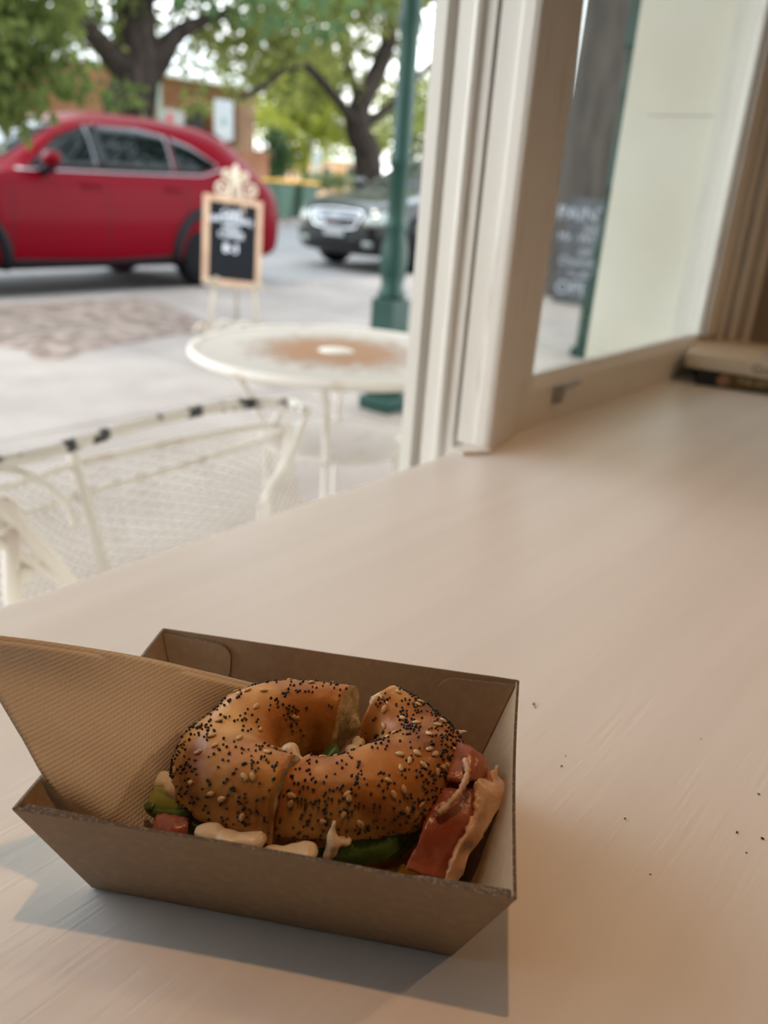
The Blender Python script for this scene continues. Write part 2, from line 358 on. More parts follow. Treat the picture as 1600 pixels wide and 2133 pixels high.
# ------------------------------------------------------------------ food tray
TC = Vector((0.1993, 0.1892, CT)); TA = math.radians(-59.657)
TU = Vector((math.cos(TA), math.sin(TA), 0)); TV = Vector((-math.sin(TA), math.cos(TA), 0))
def loc(px, py, z):
    """photo pixel at height z above the counter -> tray coordinates"""
    p = atz(px, py, CT + z) - TC; return Vector((p.dot(TU), p.dot(TV), z))
tray = thing('food_tray', 'open kraft cardboard food tray holding the bagel sandwich on the counter', 'food tray', TC, TA)
bu, bv, ru, rv, hz = 0.0698, 0.0468, 0.0868, 0.0640, 0.0505
th = 0.0013
km = [M['kraft'], M['kraftedge']]
def panel(q, name, parent=tray, thick=th, nx=14, wob=0.0004, seed=0, label=None):
    """four corners (two low, two high) -> sheet of card with a dark cut edge"""
    a, b, c_, d = [Vector(p) for p in q]
    n = (b - a).cross(d - a).normalized()
    bm = nb(); ny = 5; Fv = []; Bk = []
    for j in range(ny + 1):
        fr_ = []; bk_ = []
        for i in range(nx + 1):
            s, t_ = i / nx, j / ny
            p = (a.lerp(b, s)).lerp(d.lerp(c_, s), t_)
            bow = math.sin(PI * s) * t_ * wob * 3
            p = p - n * bow
            if j == ny: p = p + Vector((0, 0, 1)) * noise.noise(p * 160 + Vector((seed, 0, 0))) * 0.00035
            fr_.append(bm.verts.new(p + n * thick / 2)); bk_.append(bm.verts.new(p - n * thick / 2))
        Fv.append(fr_); Bk.append(bk_)
    for j in range(ny):
        for i in range(nx):
            bm.faces.new((Fv[j][i], Fv[j][i + 1], Fv[j + 1][i + 1], Fv[j + 1][i])); bm.faces.new((Bk[j][i], Bk[j + 1][i], Bk[j + 1][i + 1], Bk[j][i + 1]))
    for i in range(nx):
        for j in (0, ny): bm.faces.new((Fv[j][i], Fv[j][i + 1], Bk[j][i + 1], Bk[j][i])).material_index = 1
    for j in range(ny):
        for i in (0, nx): bm.faces.new((Fv[j][i], Fv[j + 1][i], Bk[j + 1][i], Bk[j][i])).material_index = 1
    return obj(name, bm, km, parent, False, label=label)
obj('base_panel', B(-bu, bu, -bv, bv, 0.0003, 0.0003 + th), M['kraft'], tray)
z0 = 0.001
panel([(-bu, -bv, z0), (bu, -bv, z0), (ru, -rv, hz), (-ru, -rv, hz)], 'long_panel', seed=1)
panel([(bu, bv, z0), (-bu, bv, z0), (-ru, rv, hz), (ru, rv, hz)], 'long_panel', seed=2)
panel([(bu, -bv, z0), (bu, bv, z0), (ru, rv, hz), (ru, -rv, hz)], 'short_panel', seed=3, nx=10)
panel([(-bu, bv, z0), (-bu, -bv, z0), (-ru, -rv, hz), (-ru, rv, hz)], 'short_panel', seed=4, nx=10)
# rounded corner tabs glued inside the long panels
def tab(sx, sy):
    n = Vector((0, -sy * hz, rv - bv)); n = Vector((0, -sy * (hz), (rv - bv))).normalized()
    if n.z < 0: n = -n
    def pt(du, t_):                     # du: distance from the corner along the rim, t_: 0 at base .. 1 at rim
        w = bu + (ru - bu) * t_
        return Vector((sx * (w - du), sy * (bv + (rv - bv) * t_), z0 + (hz - z0) * t_)) + Vector((0, -sy * 0.0016, 0.0002))
    ln = 0.034
    out = [pt(0.001, 0.975), pt(ln - 0.006, 0.955)]
    for k in range(5):
        a = k / 4 * PI / 2; out.append(pt(ln - 0.006 + 0.006 * math.sin(a), 0.955 - 0.10 * (1 - math.cos(a))))
    out += [pt(ln - 0.002, 0.72), pt(0.0165, 0.06), pt(0.001, 0.04)]
    bm = nb(); f = [bm.verts.new(p) for p in out]; k_ = [bm.verts.new(p + Vector((0, -sy * 0.0019, 0.0004))) for p in out]
    bm.faces.new(f); bm.faces.new(k_[::-1])
    for i in range(len(out)): bm.faces.new((f[i], f[(i + 1) % len(out)], k_[(i + 1) % len(out)], k_[i])).material_index = 1
    obj('corner_tab', bm, km, tray)
for sx_ in (-1, 1):
    for sy_ in (-1, 1): tab(sx_, sy_)

# ------------------------------------------------------------------ napkin
nm = bpy.data.materials.new('embossed_napkin'); nm.use_nodes = True; t = nm.node_tree; b = t.nodes['Principled BSDF']
b.inputs['Base Color'].default_value = (0.84, 0.79, 0.70, 1); b.inputs['Roughness'].default_value = 0.9
uvn = t.nodes.new('ShaderNodeUVMap'); sp = t.nodes.new('ShaderNodeSeparateXYZ'); t.links.new(uvn.outputs[0], sp.inputs[0])
def mnode(op, a, bq=None):
    n = t.nodes.new('ShaderNodeMath'); n.operation = op
    for i, v in enumerate((a, bq)):
        if v is None: continue
        if isinstance(v, (int, float)): n.inputs[i].default_value = v
        else: t.links.new(v, n.inputs[i])
    return n.outputs[0]
KN = PI * 1000 / 1.7
ua = mnode('ADD', sp.outputs[0], sp.outputs[1]); ub = mnode('SUBTRACT', sp.outputs[0], sp.outputs[1])
hgt = mnode('MULTIPLY', mnode('SINE', mnode('MULTIPLY', ua, KN)), mnode('SINE', mnode('MULTIPLY', ub, KN)))
bp = t.nodes.new('ShaderNodeBump'); bp.inputs['Strength'].default_value = 0.28; bp.inputs['Distance'].default_value = 0.00035
t.links.new(hgt, bp.inputs['Height']); t.links.new(bp.outputs[0], b.inputs['Normal'])
grid = [[loc(-110, 1322, .104), loc(120, 1350, .088), loc(330, 1385, .064), loc(545, 1437, .038)],
        [loc(-40, 1400, .088), loc(130, 1430, .074), loc(320, 1470, .052), loc(470, 1500, .026)],
        [loc(40, 1530, .066), loc(170, 1560, .054), loc(320, 1600, .034), loc(400, 1590, .014)],
        [loc(110, 1645, .046), loc(205, 1670, .036), loc(310, 1700, .019), loc(350, 1680, .010)],
        [Vector((-0.0680, -0.036, .012)), Vector((-0.060, -0.035, .006)), Vector((-0.050, -0.033, .004)), Vector((-0.053, -0.012, .004))]]
def napkin_ply(name, parent, doff, shift):
    g = [[p + Vector((-0.2, 0.6, 0.3)) * doff + Vector((0, 0, shift if i == 0 else 0)) for p in r] for i, r in enumerate(grid)]
    bm = patch(g, 8, 8, 0.0006)
    lay = bm.loops.layers.uv.new('UVMap')
    ax = (grid[0][3] - grid[0][0]).normalized(); ay = (grid[4][1] - grid[0][1]).normalized()
    for f in bm.faces:
        for l in f.loops: l[lay].uv = (l.vert.co.dot(ax), l.vert.co.dot(ay))
    return obj(name, bm, nm, parent, True)
nap = thing('paper_napkin', 'folded embossed beige paper napkin tucked into the left end of the tray', 'napkin', TC, TA)
napkin_ply('front_ply', nap, 0.0, 0.0)
napkin_ply('back_ply', nap, 0.0016, 0.0012)

# ------------------------------------------------------------------ bagel sandwich, cut in two halves
def crust_mat():
    m = mat('glazed_bagel_crust', (0.46, 0.18, 0.04), 0.42, col2=(0.16, 0.042, 0.010), nscale=46, lo=0.45, hi=0.74, bump=0.7, bscale=95, coat=0.06, spec=0.38, bdist=0.0015, sss=0.12, detail=5)
    t = m.node_tree; b = t.nodes['Principled BSDF']; src = b.inputs['Base Color'].links[0].from_socket
    n = t.nodes.new('ShaderNodeTexNoise'); n.inputs['Scale'].default_value = 26; n.inputs['Detail'].default_value = 3
    c = t.nodes.new('ShaderNodeTexCoord'); t.links.new(c.outputs['Object'], n.inputs['Vector'])
    r = t.nodes.new('ShaderNodeValToRGB'); r.color_ramp.elements[0].position = 0.42; r.color_ramp.elements[0].color = (0, 0, 0, 1); r.color_ramp.elements[1].position = 0.62; r.color_ramp.elements[1].color = (1, 1, 1, 1)
    t.links.new(n.outputs['Fac'], r.inputs[0])
    x = t.nodes.new('ShaderNodeMix'); x.data_type = 'RGBA'; t.links.new(r.outputs[0], x.inputs['Factor']); t.links.new(src, x.inputs['A']); x.inputs['B'].default_value = (0.70, 0.40, 0.13, 1)
    t.links.new(x.outputs['Result'], b.inputs['Base Color'])
    return m
M['crust'] = crust_mat()
M['crumb'] = mat('bagel_crumb', (0.62, 0.47, 0.27), 0.8, col2=(0.50, 0.34, 0.17), nscale=240, bump=0.9, bscale=420, bdist=0.0015, sss=0.2)
M['poppy'] = mat('poppy_seed', (0.014, 0.016, 0.022), 0.45)
M['sesame'] = mat('sesame_seed', (0.62, 0.42, 0.21), 0.45, col2=(0.52, 0.31, 0.13), nscale=300)
M['cheese'] = mat('cream_cheese', (0.72, 0.60, 0.43), 0.32, bump=0.3, bscale=260, sss=0.2)
M['leaf'] = mat('spinach_leaf', (0.035, 0.085, 0.012), 0.35, col2=(0.075, 0.15, 0.025), nscale=70, bump=0.5, bscale=180)
M['avo'] = mat('avocado_flesh', (0.30, 0.33, 0.07), 0.4, col2=(0.50, 0.45, 0.16), nscale=60)
M['avoskin'] = mat('avocado_edge', (0.075, 0.13, 0.015), 0.4)
M['ham'] = mat('cured_ham', (0.27, 0.060, 0.028), 0.30, col2=(0.42, 0.155, 0.08), nscale=75, lo=0.42, hi=0.7, bump=0.4, bscale=160, sss=0.2)
M['fat'] = mat('ham_fat', (0.66, 0.45, 0.29), 0.35, col2=(0.56, 0.33, 0.19), nscale=120, bump=0.4, bscale=200, sss=0.2)
M['mango'] = mat('orange_pickle', (0.46, 0.18, 0.02), 0.35, col2=(0.30, 0.22, 0.03), nscale=60, sss=0.15)
M['tomato'] = mat('tomato_slice', (0.22, 0.04, 0.015), 0.3)

def bun_surface(R, rx, H, zb, cx, cy, seed, sq=0.75, low=0.005, ka=1.05, ky=0.78, rot=math.radians(18)):
    off = Vector((seed * 5.1, seed * 2.3, seed * 1.7))
    def f(th_, ph):
        c, s = math.cos(ph), math.sin(ph)
        w = 1 + 0.10 * math.sin(2 * th_ + seed) + 0.06 * math.sin(5 * th_ + seed * 2)
        xx = rx * w * math.copysign(abs(c) ** sq, c) * (1.0 if c > 0 else 0.84)
        zz = (H * (1 + 0.06 * math.sin(3 * th_ + seed)) * abs(s) ** 0.85) if s >= 0 else -low * abs(s) ** 0.5
        r = R + xx
        ex_, ey_ = ka * r * math.cos(th_), ky * r * math.sin(th_)
        p = Vector((cx + ex_ * math.cos(rot) - ey_ * math.sin(rot), cy + ex_ * math.sin(rot) + ey_ * math.cos(rot), zb + zz))
        q = noise.noise_vector(p * 55 + off) * 0.0013 + noise.noise_vector(p * 150 + off) * 0.0005
        return p + q
    return f
def bun_mesh(f, a0, a1, nth=56, nph=32, capdepth=0.003, seed=0):
    bm = nb(); rings = []
    for i in range(nth + 1):
        th_ = a0 + (a1 - a0) * i / nth
        rings.append([bm.verts.new(f(th_, 2 * PI * j / nph)) for j in range(nph)])
    for i in range(nth):
        for j in range(nph): bm.faces.new((rings[i][j], rings[i][(j + 1) % nph], rings[i + 1][(j + 1) % nph], rings[i + 1][j]))
    for ring, th_, sgn in ((rings[0], a0, -1), (rings[-1], a1, 1)):
        c = sum((v.co for v in ring), Vector()) / nph
        tng = Vector((-math.sin(th_ + 0.31), math.cos(th_ + 0.31), 0)) * sgn
        prev = ring
        for k in (0.86, 0.66, 0.42, 0.18):
            cur = []
            for v in ring:
                p = c + (v.co - c) * k
                p += tng * (noise.noise(p * 260 + Vector((seed, 0, 0))) * 0.0022 + noise.noise(p * 90) * capdepth)
                cur.append(bm.verts.new(p))
            for j in range(nph): bm.faces.new((prev[j], prev[(j + 1) % nph], cur[(j + 1) % nph], cur[j])).material_index = 1
            prev = cur
        bm.faces.new(prev).material_index = 1
    return bm
def seed_mesh():
    bm = nb(); bmesh.ops.create_icosphere(bm, subdivisions=2, radius=1)
    for v in bm.verts:
        x = v.co.x; k = 1.0 - 0.38 * max(0, x) ** 1.5
        v.co = Vector((x * 0.00165, v.co.y * 0.00098 * k, v.co.z * 0.00052))
    me = bpy.data.meshes.new('sesame_seed'); bm.to_mesh(me); bm.free(); me.materials.append(M['sesame'])
    me.polygons.foreach_set('use_smooth', [True] * len(me.polygons)); return me
SES = seed_mesh()
def surf_normal(f, a, p):
    e = 0.01; P = f(a, p); du = f(a + e, p) - P; dv = f(a, p + e) - P
    n = du.cross(dv).normalized()
    return P, n, du.normalized()
def sow(bun, f, a0, a1, cx, cy, npop, nses, seed, dens):
    rnd = random.Random(seed); bm = nb(); k = 0; tries = 0
    tmp = bmesh.new(); bmesh.ops.create_icosphere(tmp, subdivisions=1, radius=1); base = [v.co.copy() for v in tmp.verts]; tri = [[v.index for v in q.verts] for q in tmp.faces]; tmp.free()
    while k < npop and tries < npop * 60:
        tries += 1
        a = rnd.uniform(a0 + 0.03, a1 - 0.03); p = rnd.uniform(-0.12, PI * 0.93)
        d = dens(a, p); P = f(a, p)
        nz = noise.noise(P * 110 + Vector((seed, 0, 0))) * 0.5 + noise.noise(P * 300) * 0.35
        if rnd.random() > max(0, d + nz * 1.1): continue
        P, n, du = surf_normal(f, a, p)
        if n.dot(P - Vector((cx, cy, 0.045))) < 0 and p < PI / 2: n = -n
        r = rnd.uniform(0.00046, 0.00068)
        vv = [bm.verts.new(P + n * r * 0.55 + c * r) for c in base]
        for q in tri: bm.faces.new([vv[i] for i in q])
        k += 1
    obj('poppy_seeds', bm, M['poppy'], bun, True, kind='stuff')
    k = 0
    while k < nses:
        a = rnd.uniform(a0 + 0.06, a1 - 0.06); p = rnd.uniform(0.05, PI * 0.85)
        if rnd.random() > 0.25 + dens(a, p): continue
        P, n, du = surf_normal(f, a, p)
        if n.z < 0 and p > 0.2: n = -n
        ang = rnd.uniform(0, 2 * PI); dv = n.cross(du)
        x = du * math.cos(ang) + dv * math.sin(ang); y = n.cross(x)
        o = bpy.data.objects.new('sesame_seed', SES); COL.objects.link(o); o.parent = bun
        s = rnd.uniform(0.95, 1.25); c = P + n * 0.00035
        o.matrix_local = Matrix(((x.x * s, y.x * s, n.x * s, c.x), (x.y * s, y.y * s, n.y * s, c.y), (x.z * s, y.z * s, n.z * s, c.z), (0, 0, 0, 1)))
        k += 1
BR, BX, BH = 0.0320, 0.0192, 0.0235
CUT = math.radians(63)
# ---- left half
hl = thing('bagel_half', 'left bagel sandwich half with pale cut ends, next to the napkin', 'bagel', TC, TA, 'seeded bagel halves')
LCX, LCY, LZ = 0.0065, -0.0025, 0.0350
fL = bun_surface(BR, BX * 1.03, BH * 1.04, LZ, LCX, LCY, 2)
a0L, a1L = math.radians(65), math.radians(249)
def dens_out(a, p):
    c = math.cos(p); return 0.10 + 0.42 * max(0, c) ** 0.8 + (0.08 if abs(c) < 0.4 else 0) - 0.10 * max(0, -c)
tl_ = obj('top_bun', bun_mesh(fL, a0L, a1L, seed=3), [M['crust'], M['crumb']], hl, True)
sow(tl_, fL, a0L, a1L, LCX, LCY, 620, 46, 11, dens_out)
fLb = bun_surface(BR, BX * 0.97, 0.013, 0.0045, LCX, LCY, 5, low=0.002)
obj('bottom_bun', bun_mesh(fLb, a0L, a1L, 40, 24, seed=6), [M['crust'], M['crumb']], hl, True)
# ---- right half
hr = thing('bagel_half', 'right bagel sandwich half with ham and green leaves hanging out beside the tray end', 'bagel', TC, TA, 'seeded bagel halves')
RCX, RCY, RZ = 0.0140, 0.0025, 0.0365
fR = bun_surface(BR, BX * 1.03, BH * 0.92, RZ, RCX, RCY, 4, low=0.003)
a0R, a1R = math.radians(-121), math.radians(51)
tr2 = obj('top_bun', bun_mesh(fR, a0R, a1R, seed=8), [M['crust'], M['crumb']], hr, True)
sow(tr2, fR, a0R, a1R, RCX, RCY, 820, 48, 23, dens_out)
fRb = bun_surface(BR, BX * 0.97, 0.012, 0.0045, RCX, RCY, 9, low=0.002)
obj('bottom_bun', bun_mesh(fRb, a0R, a1R, 40, 24, seed=12), [M['crust'], M['crumb']], hr, True)

def cheese(parent, balls, seed=1, name='cream_cheese'):
    balls = [(p + Vector((0, 0, -0.001)), tuple(q * 0.8 for q in (r if isinstance(r, tuple) else (r, r, r)))) for p, r in balls]
    me = blob(balls, 0.0009, 0.0016, 150, seed); return link(name, me, M['cheese'], parent, True)
# ---- fillings of the left half
cheese(hl, [(loc(440, 1728, .036), (.007, .006, .0035)), (loc(480, 1742, .036), (.007, .006, .0035)), (loc(520, 1745, .036), (.007, .006, .004)), (loc(545, 1725, .037), (.006, .006, .004)), (loc(500, 1765, .033), (.005, .004, .004))], 1)
cheese(hl, [(loc(600, 1570, .048), .006), (loc(615, 1595, .046), .0065), (loc(598, 1615, .043), .006), (loc(625, 1620, .040), .004)], 2)
cheese(hl, [(loc(345, 1625, .034), .006), (loc(370, 1640, .034), .007), (loc(352, 1655, .030), .005)], 3)
obj('avocado_slice', patch([[loc(330, 1640, .032), loc(362, 1645, .034), loc(400, 1650, .034)], [loc(318, 1668, .028), loc(355, 1672, .030), loc(400, 1672, .031)], [loc(318, 1685, .025), loc(355, 1692, .026), loc(400, 1690, .028)]], 6, 6, 0.005, 0.0006), M['avo'], hl, True)
obj('avocado_rind', T(spline([loc(312, 1672, .029), loc(322, 1686, .026), loc(350, 1694, .0265), (loc(400, 1694, .029))], 6), [0.0008] + [0.0028] * 17 + [0.002], 8), M['avoskin'], hl, True)
obj('ham_slice', patch([[loc(332, 1696, .028), loc(362, 1698, .029), loc(395, 1702, .029)], [loc(322, 1730, .024), loc(360, 1738, .026), loc(390, 1740, .025)], [loc(318, 1790, .014), loc(355, 1800, .016), loc(386, 1800, .015)]], 8, 8, 0.0022, 0.0022, 0.0006, 3, 90), M['ham'], hl, True)
obj('ham_slice', patch([[loc(385, 1740, .020), loc(440, 1755, .021), loc(490, 1765, .021)], [loc(390, 1765, .015), loc(445, 1780, .017), loc(498, 1790, .016)], [loc(380, 1815, .008), loc(440, 1830, .010), loc(505, 1835, .009)]], 8, 8, 0.0022, 0.0022, 0.0006, 5, 90), M['ham'], hl, True)
obj('ham_fat', patch([[loc(478, 1762, .0222), loc(488, 1764, .0222), loc(498, 1768, .022)], [loc(488, 1790, .017), loc(497, 1792, .017), loc(505, 1796, .0165)], [loc(498, 1835, .010), loc(506, 1836, .010), loc(514, 1838, .009)]], 6, 6, 0.0024, 0.001, 0.0007, 5, 120), M['fat'], hl, True)
obj('avocado_slice', patch([[loc(392, 1704, .028), loc(420, 1720, .028), loc(450, 1740, .028)], [loc(396, 1722, .025), loc(425, 1736, .025), loc(458, 1750, .025)], [loc(398, 1736, .022), loc(430, 1750, .022), loc(466, 1762, .022)]], 6, 6, 0.003, 0.0006), M['avoskin'], hl, True)
# ---- fillings of the right half
cheese(hr, [(loc(545, 1785, .030), (.006, .005, .004)), (loc(575, 1778, .033), (.007, .006, .0045)), (loc(610, 1775, .034), (.007, .006, .0045)), (loc(640, 1770, .035), (.006, .006, .004)), (loc(560, 1805, .027), (.005, .004, .003)), (loc(600, 1800, .028), (.005, .004, .003))], 4)
cheese(hr, [(loc(695, 1710, .044), .0022), (loc(693, 1722, .042), .0022), (loc(692, 1735, .040), .0026), (loc(697, 1748, .038), .0036), (loc(722, 1745, .037), (.004, .004, .003)), (loc(690, 1765, .034), .0036), (loc(682, 1778, .032), .003), (loc(750, 1732, .037), (.004, .003, .003)), (loc(775, 1722, .037), (.005, .003, .002))], 5)
cheese(hr, [(loc(735, 1560, .040), .0045), (loc(750, 1545, .040), .004), (loc(715, 1590, .036), .0045), (loc(690, 1610, .036), .004), (loc(735, 1585, .037), .0045)], 6)
cheese(hr, [(loc(955, 1522, .044), .0020), (loc(966, 1520, .044), (.0026, .0012, .0010)), (loc(945, 1527, .043), .003)], 7)
cheese(hr, [(loc(620, 1650, .034), .006), (loc(660, 1640, .034), .005)], 8)
obj('spinach_leaf', patch([[loc(672, 1640, .034), loc(650, 1600, .036), loc(688, 1550, .040)], [loc(640, 1625, .033), loc(672, 1590, .040), loc(702, 1562, .041)], [loc(610, 1645, .030), loc(640, 1640, .034), loc(700, 1600, .036)]], 8, 8, 0.0012, 0.003, 0.0008, 2, 110), M['leaf'], hr, True)
obj('spinach_leaf', patch([[loc(668, 1790, .030), loc(720, 1755, .034), loc(800, 1725, .036), loc(870, 1692, .036)], [loc(672, 1800, .027), loc(735, 1785, .030), loc(810, 1752, .033), loc(868, 1705, .034)], [loc(690, 1808, .023), loc(750, 1806, .025), loc(820, 1775, .028), loc(866, 1720, .031)]], 8, 8, 0.0016, 0.0016, 0.0005, 7, 80), M['leaf'], hr, True)
obj('spinach_leaf', patch([[loc(530, 1808, .024), loc(580, 1795, .027), loc(640, 1775, .030), loc(700, 1760, .031)], [loc(535, 1825, .020), loc(590, 1815, .022), loc(650, 1800, .025), loc(720, 1785, .027)], [loc(560, 1842, .015), loc(600, 1840, .016), loc(660, 1825, .019), loc(720, 1810, .021)]], 8, 8, 0.0016, 0.0016, 0.0005, 8, 80), M['leaf'], hr, True)
obj('spinach_leaf', patch([[loc(790, 1738, .034), loc(840, 1718, .035), loc(880, 1690, .035)], [loc(800, 1765, .029), loc(845, 1745, .031), loc(884, 1705, .033)], [loc(790, 1795, .024), loc(840, 1780, .025), loc(885, 1735, .028)]], 8, 8, 0.0016, 0.0018, 0.0006, 9, 80), M['leaf'], hr, True)
obj('pickle_slice', patch([[loc(730, 1832, .016), loc(790, 1815, .019), loc(850, 1795, .020)], [loc(740, 1848, .013), loc(800, 1835, .016), loc(862, 1810, .017)], [loc(760, 1868, .010), loc(820, 1858, .012), loc(868, 1830, .013)]], 8, 8, 0.003, 0.001, 0.0005, 4, 60), M['mango'], hr, True)
obj('tomato_slice', patch([[loc(640, 1830, .013), loc(720, 1830, .015), loc(780, 1830, .015)], [loc(650, 1850, .010), loc(730, 1855, .011), loc(800, 1858, .011)], [loc(660, 1880, .006), loc(740, 1885, .006), loc(850, 1890, .006)]], 6, 6, 0.004, 0.001), M['tomato'], hr, True)
obj('tomato_slice', patch([[loc(840, 1800, .017), loc(880, 1790, .018), loc(930, 1780, .017)], [loc(845, 1830, .012), loc(890, 1830, .013), loc(945, 1820, .012)], [loc(850, 1880, .006), loc(900, 1885, .006), loc(950, 1880, .006)]], 6, 6, 0.004, 0.001), M['tomato'], hr, True)
obj('ham_slice', patch([[loc(930, 1545, .050), loc(975, 1555, .050), loc(1010, 1590, .046)], [loc(915, 1620, .045), loc(965, 1625, .046), loc(1025, 1635, .044)], [loc(890, 1700, .039), loc(950, 1705, .039), loc(1015, 1690, .038)], [loc(865, 1765, .033), loc(920, 1765, .032), loc(975, 1765, .031)], [loc(842, 1808, .028), loc(885, 1825, .026), loc(935, 1835, .024)]], 8, 8, 0.0018, 0.0026, 0.0008, 11, 70), M['ham'], hr, True)
obj('ham_fat', patch([[loc(985, 1615, .0465), loc(1020, 1610, .045), loc(1035, 1600, .044)], [loc(990, 1645, .0455), loc(1030, 1640, .044), loc(1050, 1652, .042)], [loc(985, 1690, .0405), loc(1018, 1690, .039), loc(1046, 1672, .040)], [loc(965, 1735, .0365), loc(990, 1735, .035), loc(1012, 1728, .035)], [loc(935, 1790, .031), loc(955, 1785, .030), loc(978, 1775, .030)], [loc(925, 1835, .0255), loc(940, 1842, .0245), (loc(952, 1838, .024))]], 7, 7, 0.0020, 0.0024, 0.0012, 12, 120), M['fat'], hr, True)
obj('ham_slice', patch([[loc(945, 1545, .052), loc(975, 1558, .053), loc(1000, 1575, .050)], [loc(940, 1585, .050), loc(985, 1590, .051), loc(1015, 1605, .048)], [loc(930, 1630, .047), loc(970, 1630, .048), loc(1005, 1620, .046)]], 7, 7, 0.0018, 0.0026, 0.0006, 13, 110), M['ham'], hr, True)
obj('ham_fat', T(spline([loc(968, 1580, .055), loc(974, 1610, .053), loc(960, 1645, .050), loc(935, 1675, .046), loc(912, 1695, .043)], 6), [0.0008, 0.0014, 0.0012, 0.0016, 0.0011, 0.0015] * 4 + [0.0006], 7), M['fat'], hr, True)

# crumbs on the counter
for i, (px, py, s) in enumerate(((1112, 1468, 1.2), (1115, 1474, .7), (1170, 1597, .8), (1178, 1575, .5), (1580, 1655, .8), (1535, 1735, .9), (1588, 1748, 1.0), (1302, 1706, .7), (1555, 1777, .6), (150, 1680, .6), (1460, 1540, .5), (1355, 1822, .5), (870, 1450, .4))):
    p = atz(px, py, CT); bm = nb(); bmesh.ops.create_icosphere(bm, subdivisions=1, radius=0.0007 * s, matrix=Matrix.Diagonal((1.3, 0.8, 0.8, 1)))
    o = obj('seed_crumb', bm, M['poppy'], None, True); o.location = (p.x, p.y, CT + 0.0005 * s); o.rotation_euler = (0, 0, i * 1.3)
    tag(o, 'tiny dark seed crumb lying on the white counter', 'crumb', 'seed crumbs on the counter')

# ------------------------------------------------------------------ books
def book(name, label, corner, ang, ln, dp, z0, thk, cover, spine_fn):
    r = thing(name, label, 'book', (corner[0], corner[1], z0), ang)
    # local x: along the spine, local y: depth away from the spine
    obj('page_block', B(0.003, ln - 0.003, 0.002, dp - 0.003, 0.0022, thk - 0.0022), mat('book_pages', (0.70, 0.64, 0.52), 0.8), r)
    obj('back_cover', B(0, ln, 0.001, dp, 0, 0.0022, bev=0.0006), cover, r)
    obj('front_cover', B(0, ln, 0.001, dp, thk - 0.0022, thk, bev=0.0006), cover, r)
    obj('spine', B(0, ln, -0.001, 0.002, 0, thk, bev=0.0008), cover, r)
    spine_fn(r)
    return r
c0 = atz(1447, 801, CT); c1 = atz(1600, 821, CT); ang = math.atan2(c1.y - c0.y, c1.x - c0.x)
gold = mat('gold_letter', (0.72, 0.60, 0.34), 0.4)
def sp1(r):
    obj('spine_band', B(0.036, 0.26, -0.0016, -0.001, 0.001, 0.024), mat('olive_spine', (0.17, 0.095, 0.025), 0.5), r)
    obj('spine_motif', patch([[Vector((0.034, -0.0018, 0.004)), Vector((0.040, -0.0018, 0.003)), Vector((0.046, -0.0018, 0.006))], [Vector((0.030, -0.0018, 0.012)), Vector((0.040, -0.0018, 0.013)), Vector((0.050, -0.0018, 0.013))], [Vector((0.036, -0.0018, 0.020)), Vector((0.040, -0.0018, 0.022)), Vector((0.046, -0.0018, 0.019))]], 4, 4, 0.0004), mat('peach_motif', (0.45, 0.22, 0.13), 0.6), r, True)
    text('spine_lettering', 'THE ARTS OF', 0.0125, gold, r, basis((0.060, -0.0019, 0.0135), (1, 0, 0), (0, 0, 1)), 'LEFT', 0.0002)
b1 = book('hardback_book', 'lower dark hardback book with an olive spine under the cream book', (c0.x, c0.y), ang, 0.26, 0.19, CT + 0.0004, 0.0255, mat('dark_cover', (0.022, 0.024, 0.026), 0.5), sp1)
c0 = atz(1425, 763, CT + 0.026); c1 = atz(1600, 790, CT + 0.026); ang = math.atan2(c1.y - c0.y, c1.x - c0.x)
cream = mat('cream_cover', (0.60, 0.47, 0.32), 0.45, col2=(0.55, 0.43, 0.30), nscale=20)
def sp2(r):
    text('spine_lettering', 'Gourmet', 0.020, M['joint'], r, basis((0.098, -0.0012, 0.0118), (1, 0, 0), (0, 0, 1)), 'LEFT', 0.0002)
    obj('cover_picture', B(0.105, 0.19, 0.03, 0.11, 0.0230, 0.0233), mat('cover_picture_grey', (0.34, 0.29, 0.24), 0.4, col2=(0.55, 0.5, 0.43), nscale=60), r)
b2 = book('hardback_book', 'upper cream hardback book lying on top of the dark book', (c0.x, c0.y), ang, 0.27, 0.20, CT + 0.0262, 0.0230, cream, sp2)

# ------------------------------------------------------------------ ground outside
gb = struct('ground', B(-30, 60, 0.70, 7.0, -0.30, -0.035), M['joint'], 'dark bed under the footpath slabs', 'ground')
fp = thing('footpath', 'pale concrete footpath in front of the shop', 'footpath'); fp['kind'] = 'structure'
ys = [0.701, 3.32, 5.35, 6.86]
for j in range(3):
    for i in range(-3, 8):
        x0 = -2.0 + i * 2.6; obj('paving_slab', B(x0 + 0.006, x0 + 2.594, ys[j] + 0.005, ys[j + 1] - 0.005, -0.034, 0.0), M['pave'], fp)
for i in range(-3, 8):
    x0 = -2.0 + i * 2.6; 
    k = struct('kerb_stone', B(x0 + 0.004, x0 + 2.596, 6.862, 7.02, -0.10, 0.004, bev=0.012), M['kerb'], 'grey kerb stone', 'kerb', parent=fp)
struct('road', B(-40, 90, 7.021, 16.6, -0.30, -0.07), M['road'], 'grey asphalt road behind the parked red car', 'road')
struct('ground', B(-60, 120, 16.601, 110, -0.30, -0.02), M['grass'], 'grassy verge and ground across the road', 'ground')
struct('kerb', B(-40, 90, 16.45, 16.6, -0.069, 0.03), M['kerb'], 'far kerb across the road', 'kerb')
struct('footpath', B(-40, 90, 16.9, 18.6, -0.019, 0.0), M['pave'], 'pale footpath across the road below the bins', 'footpath')
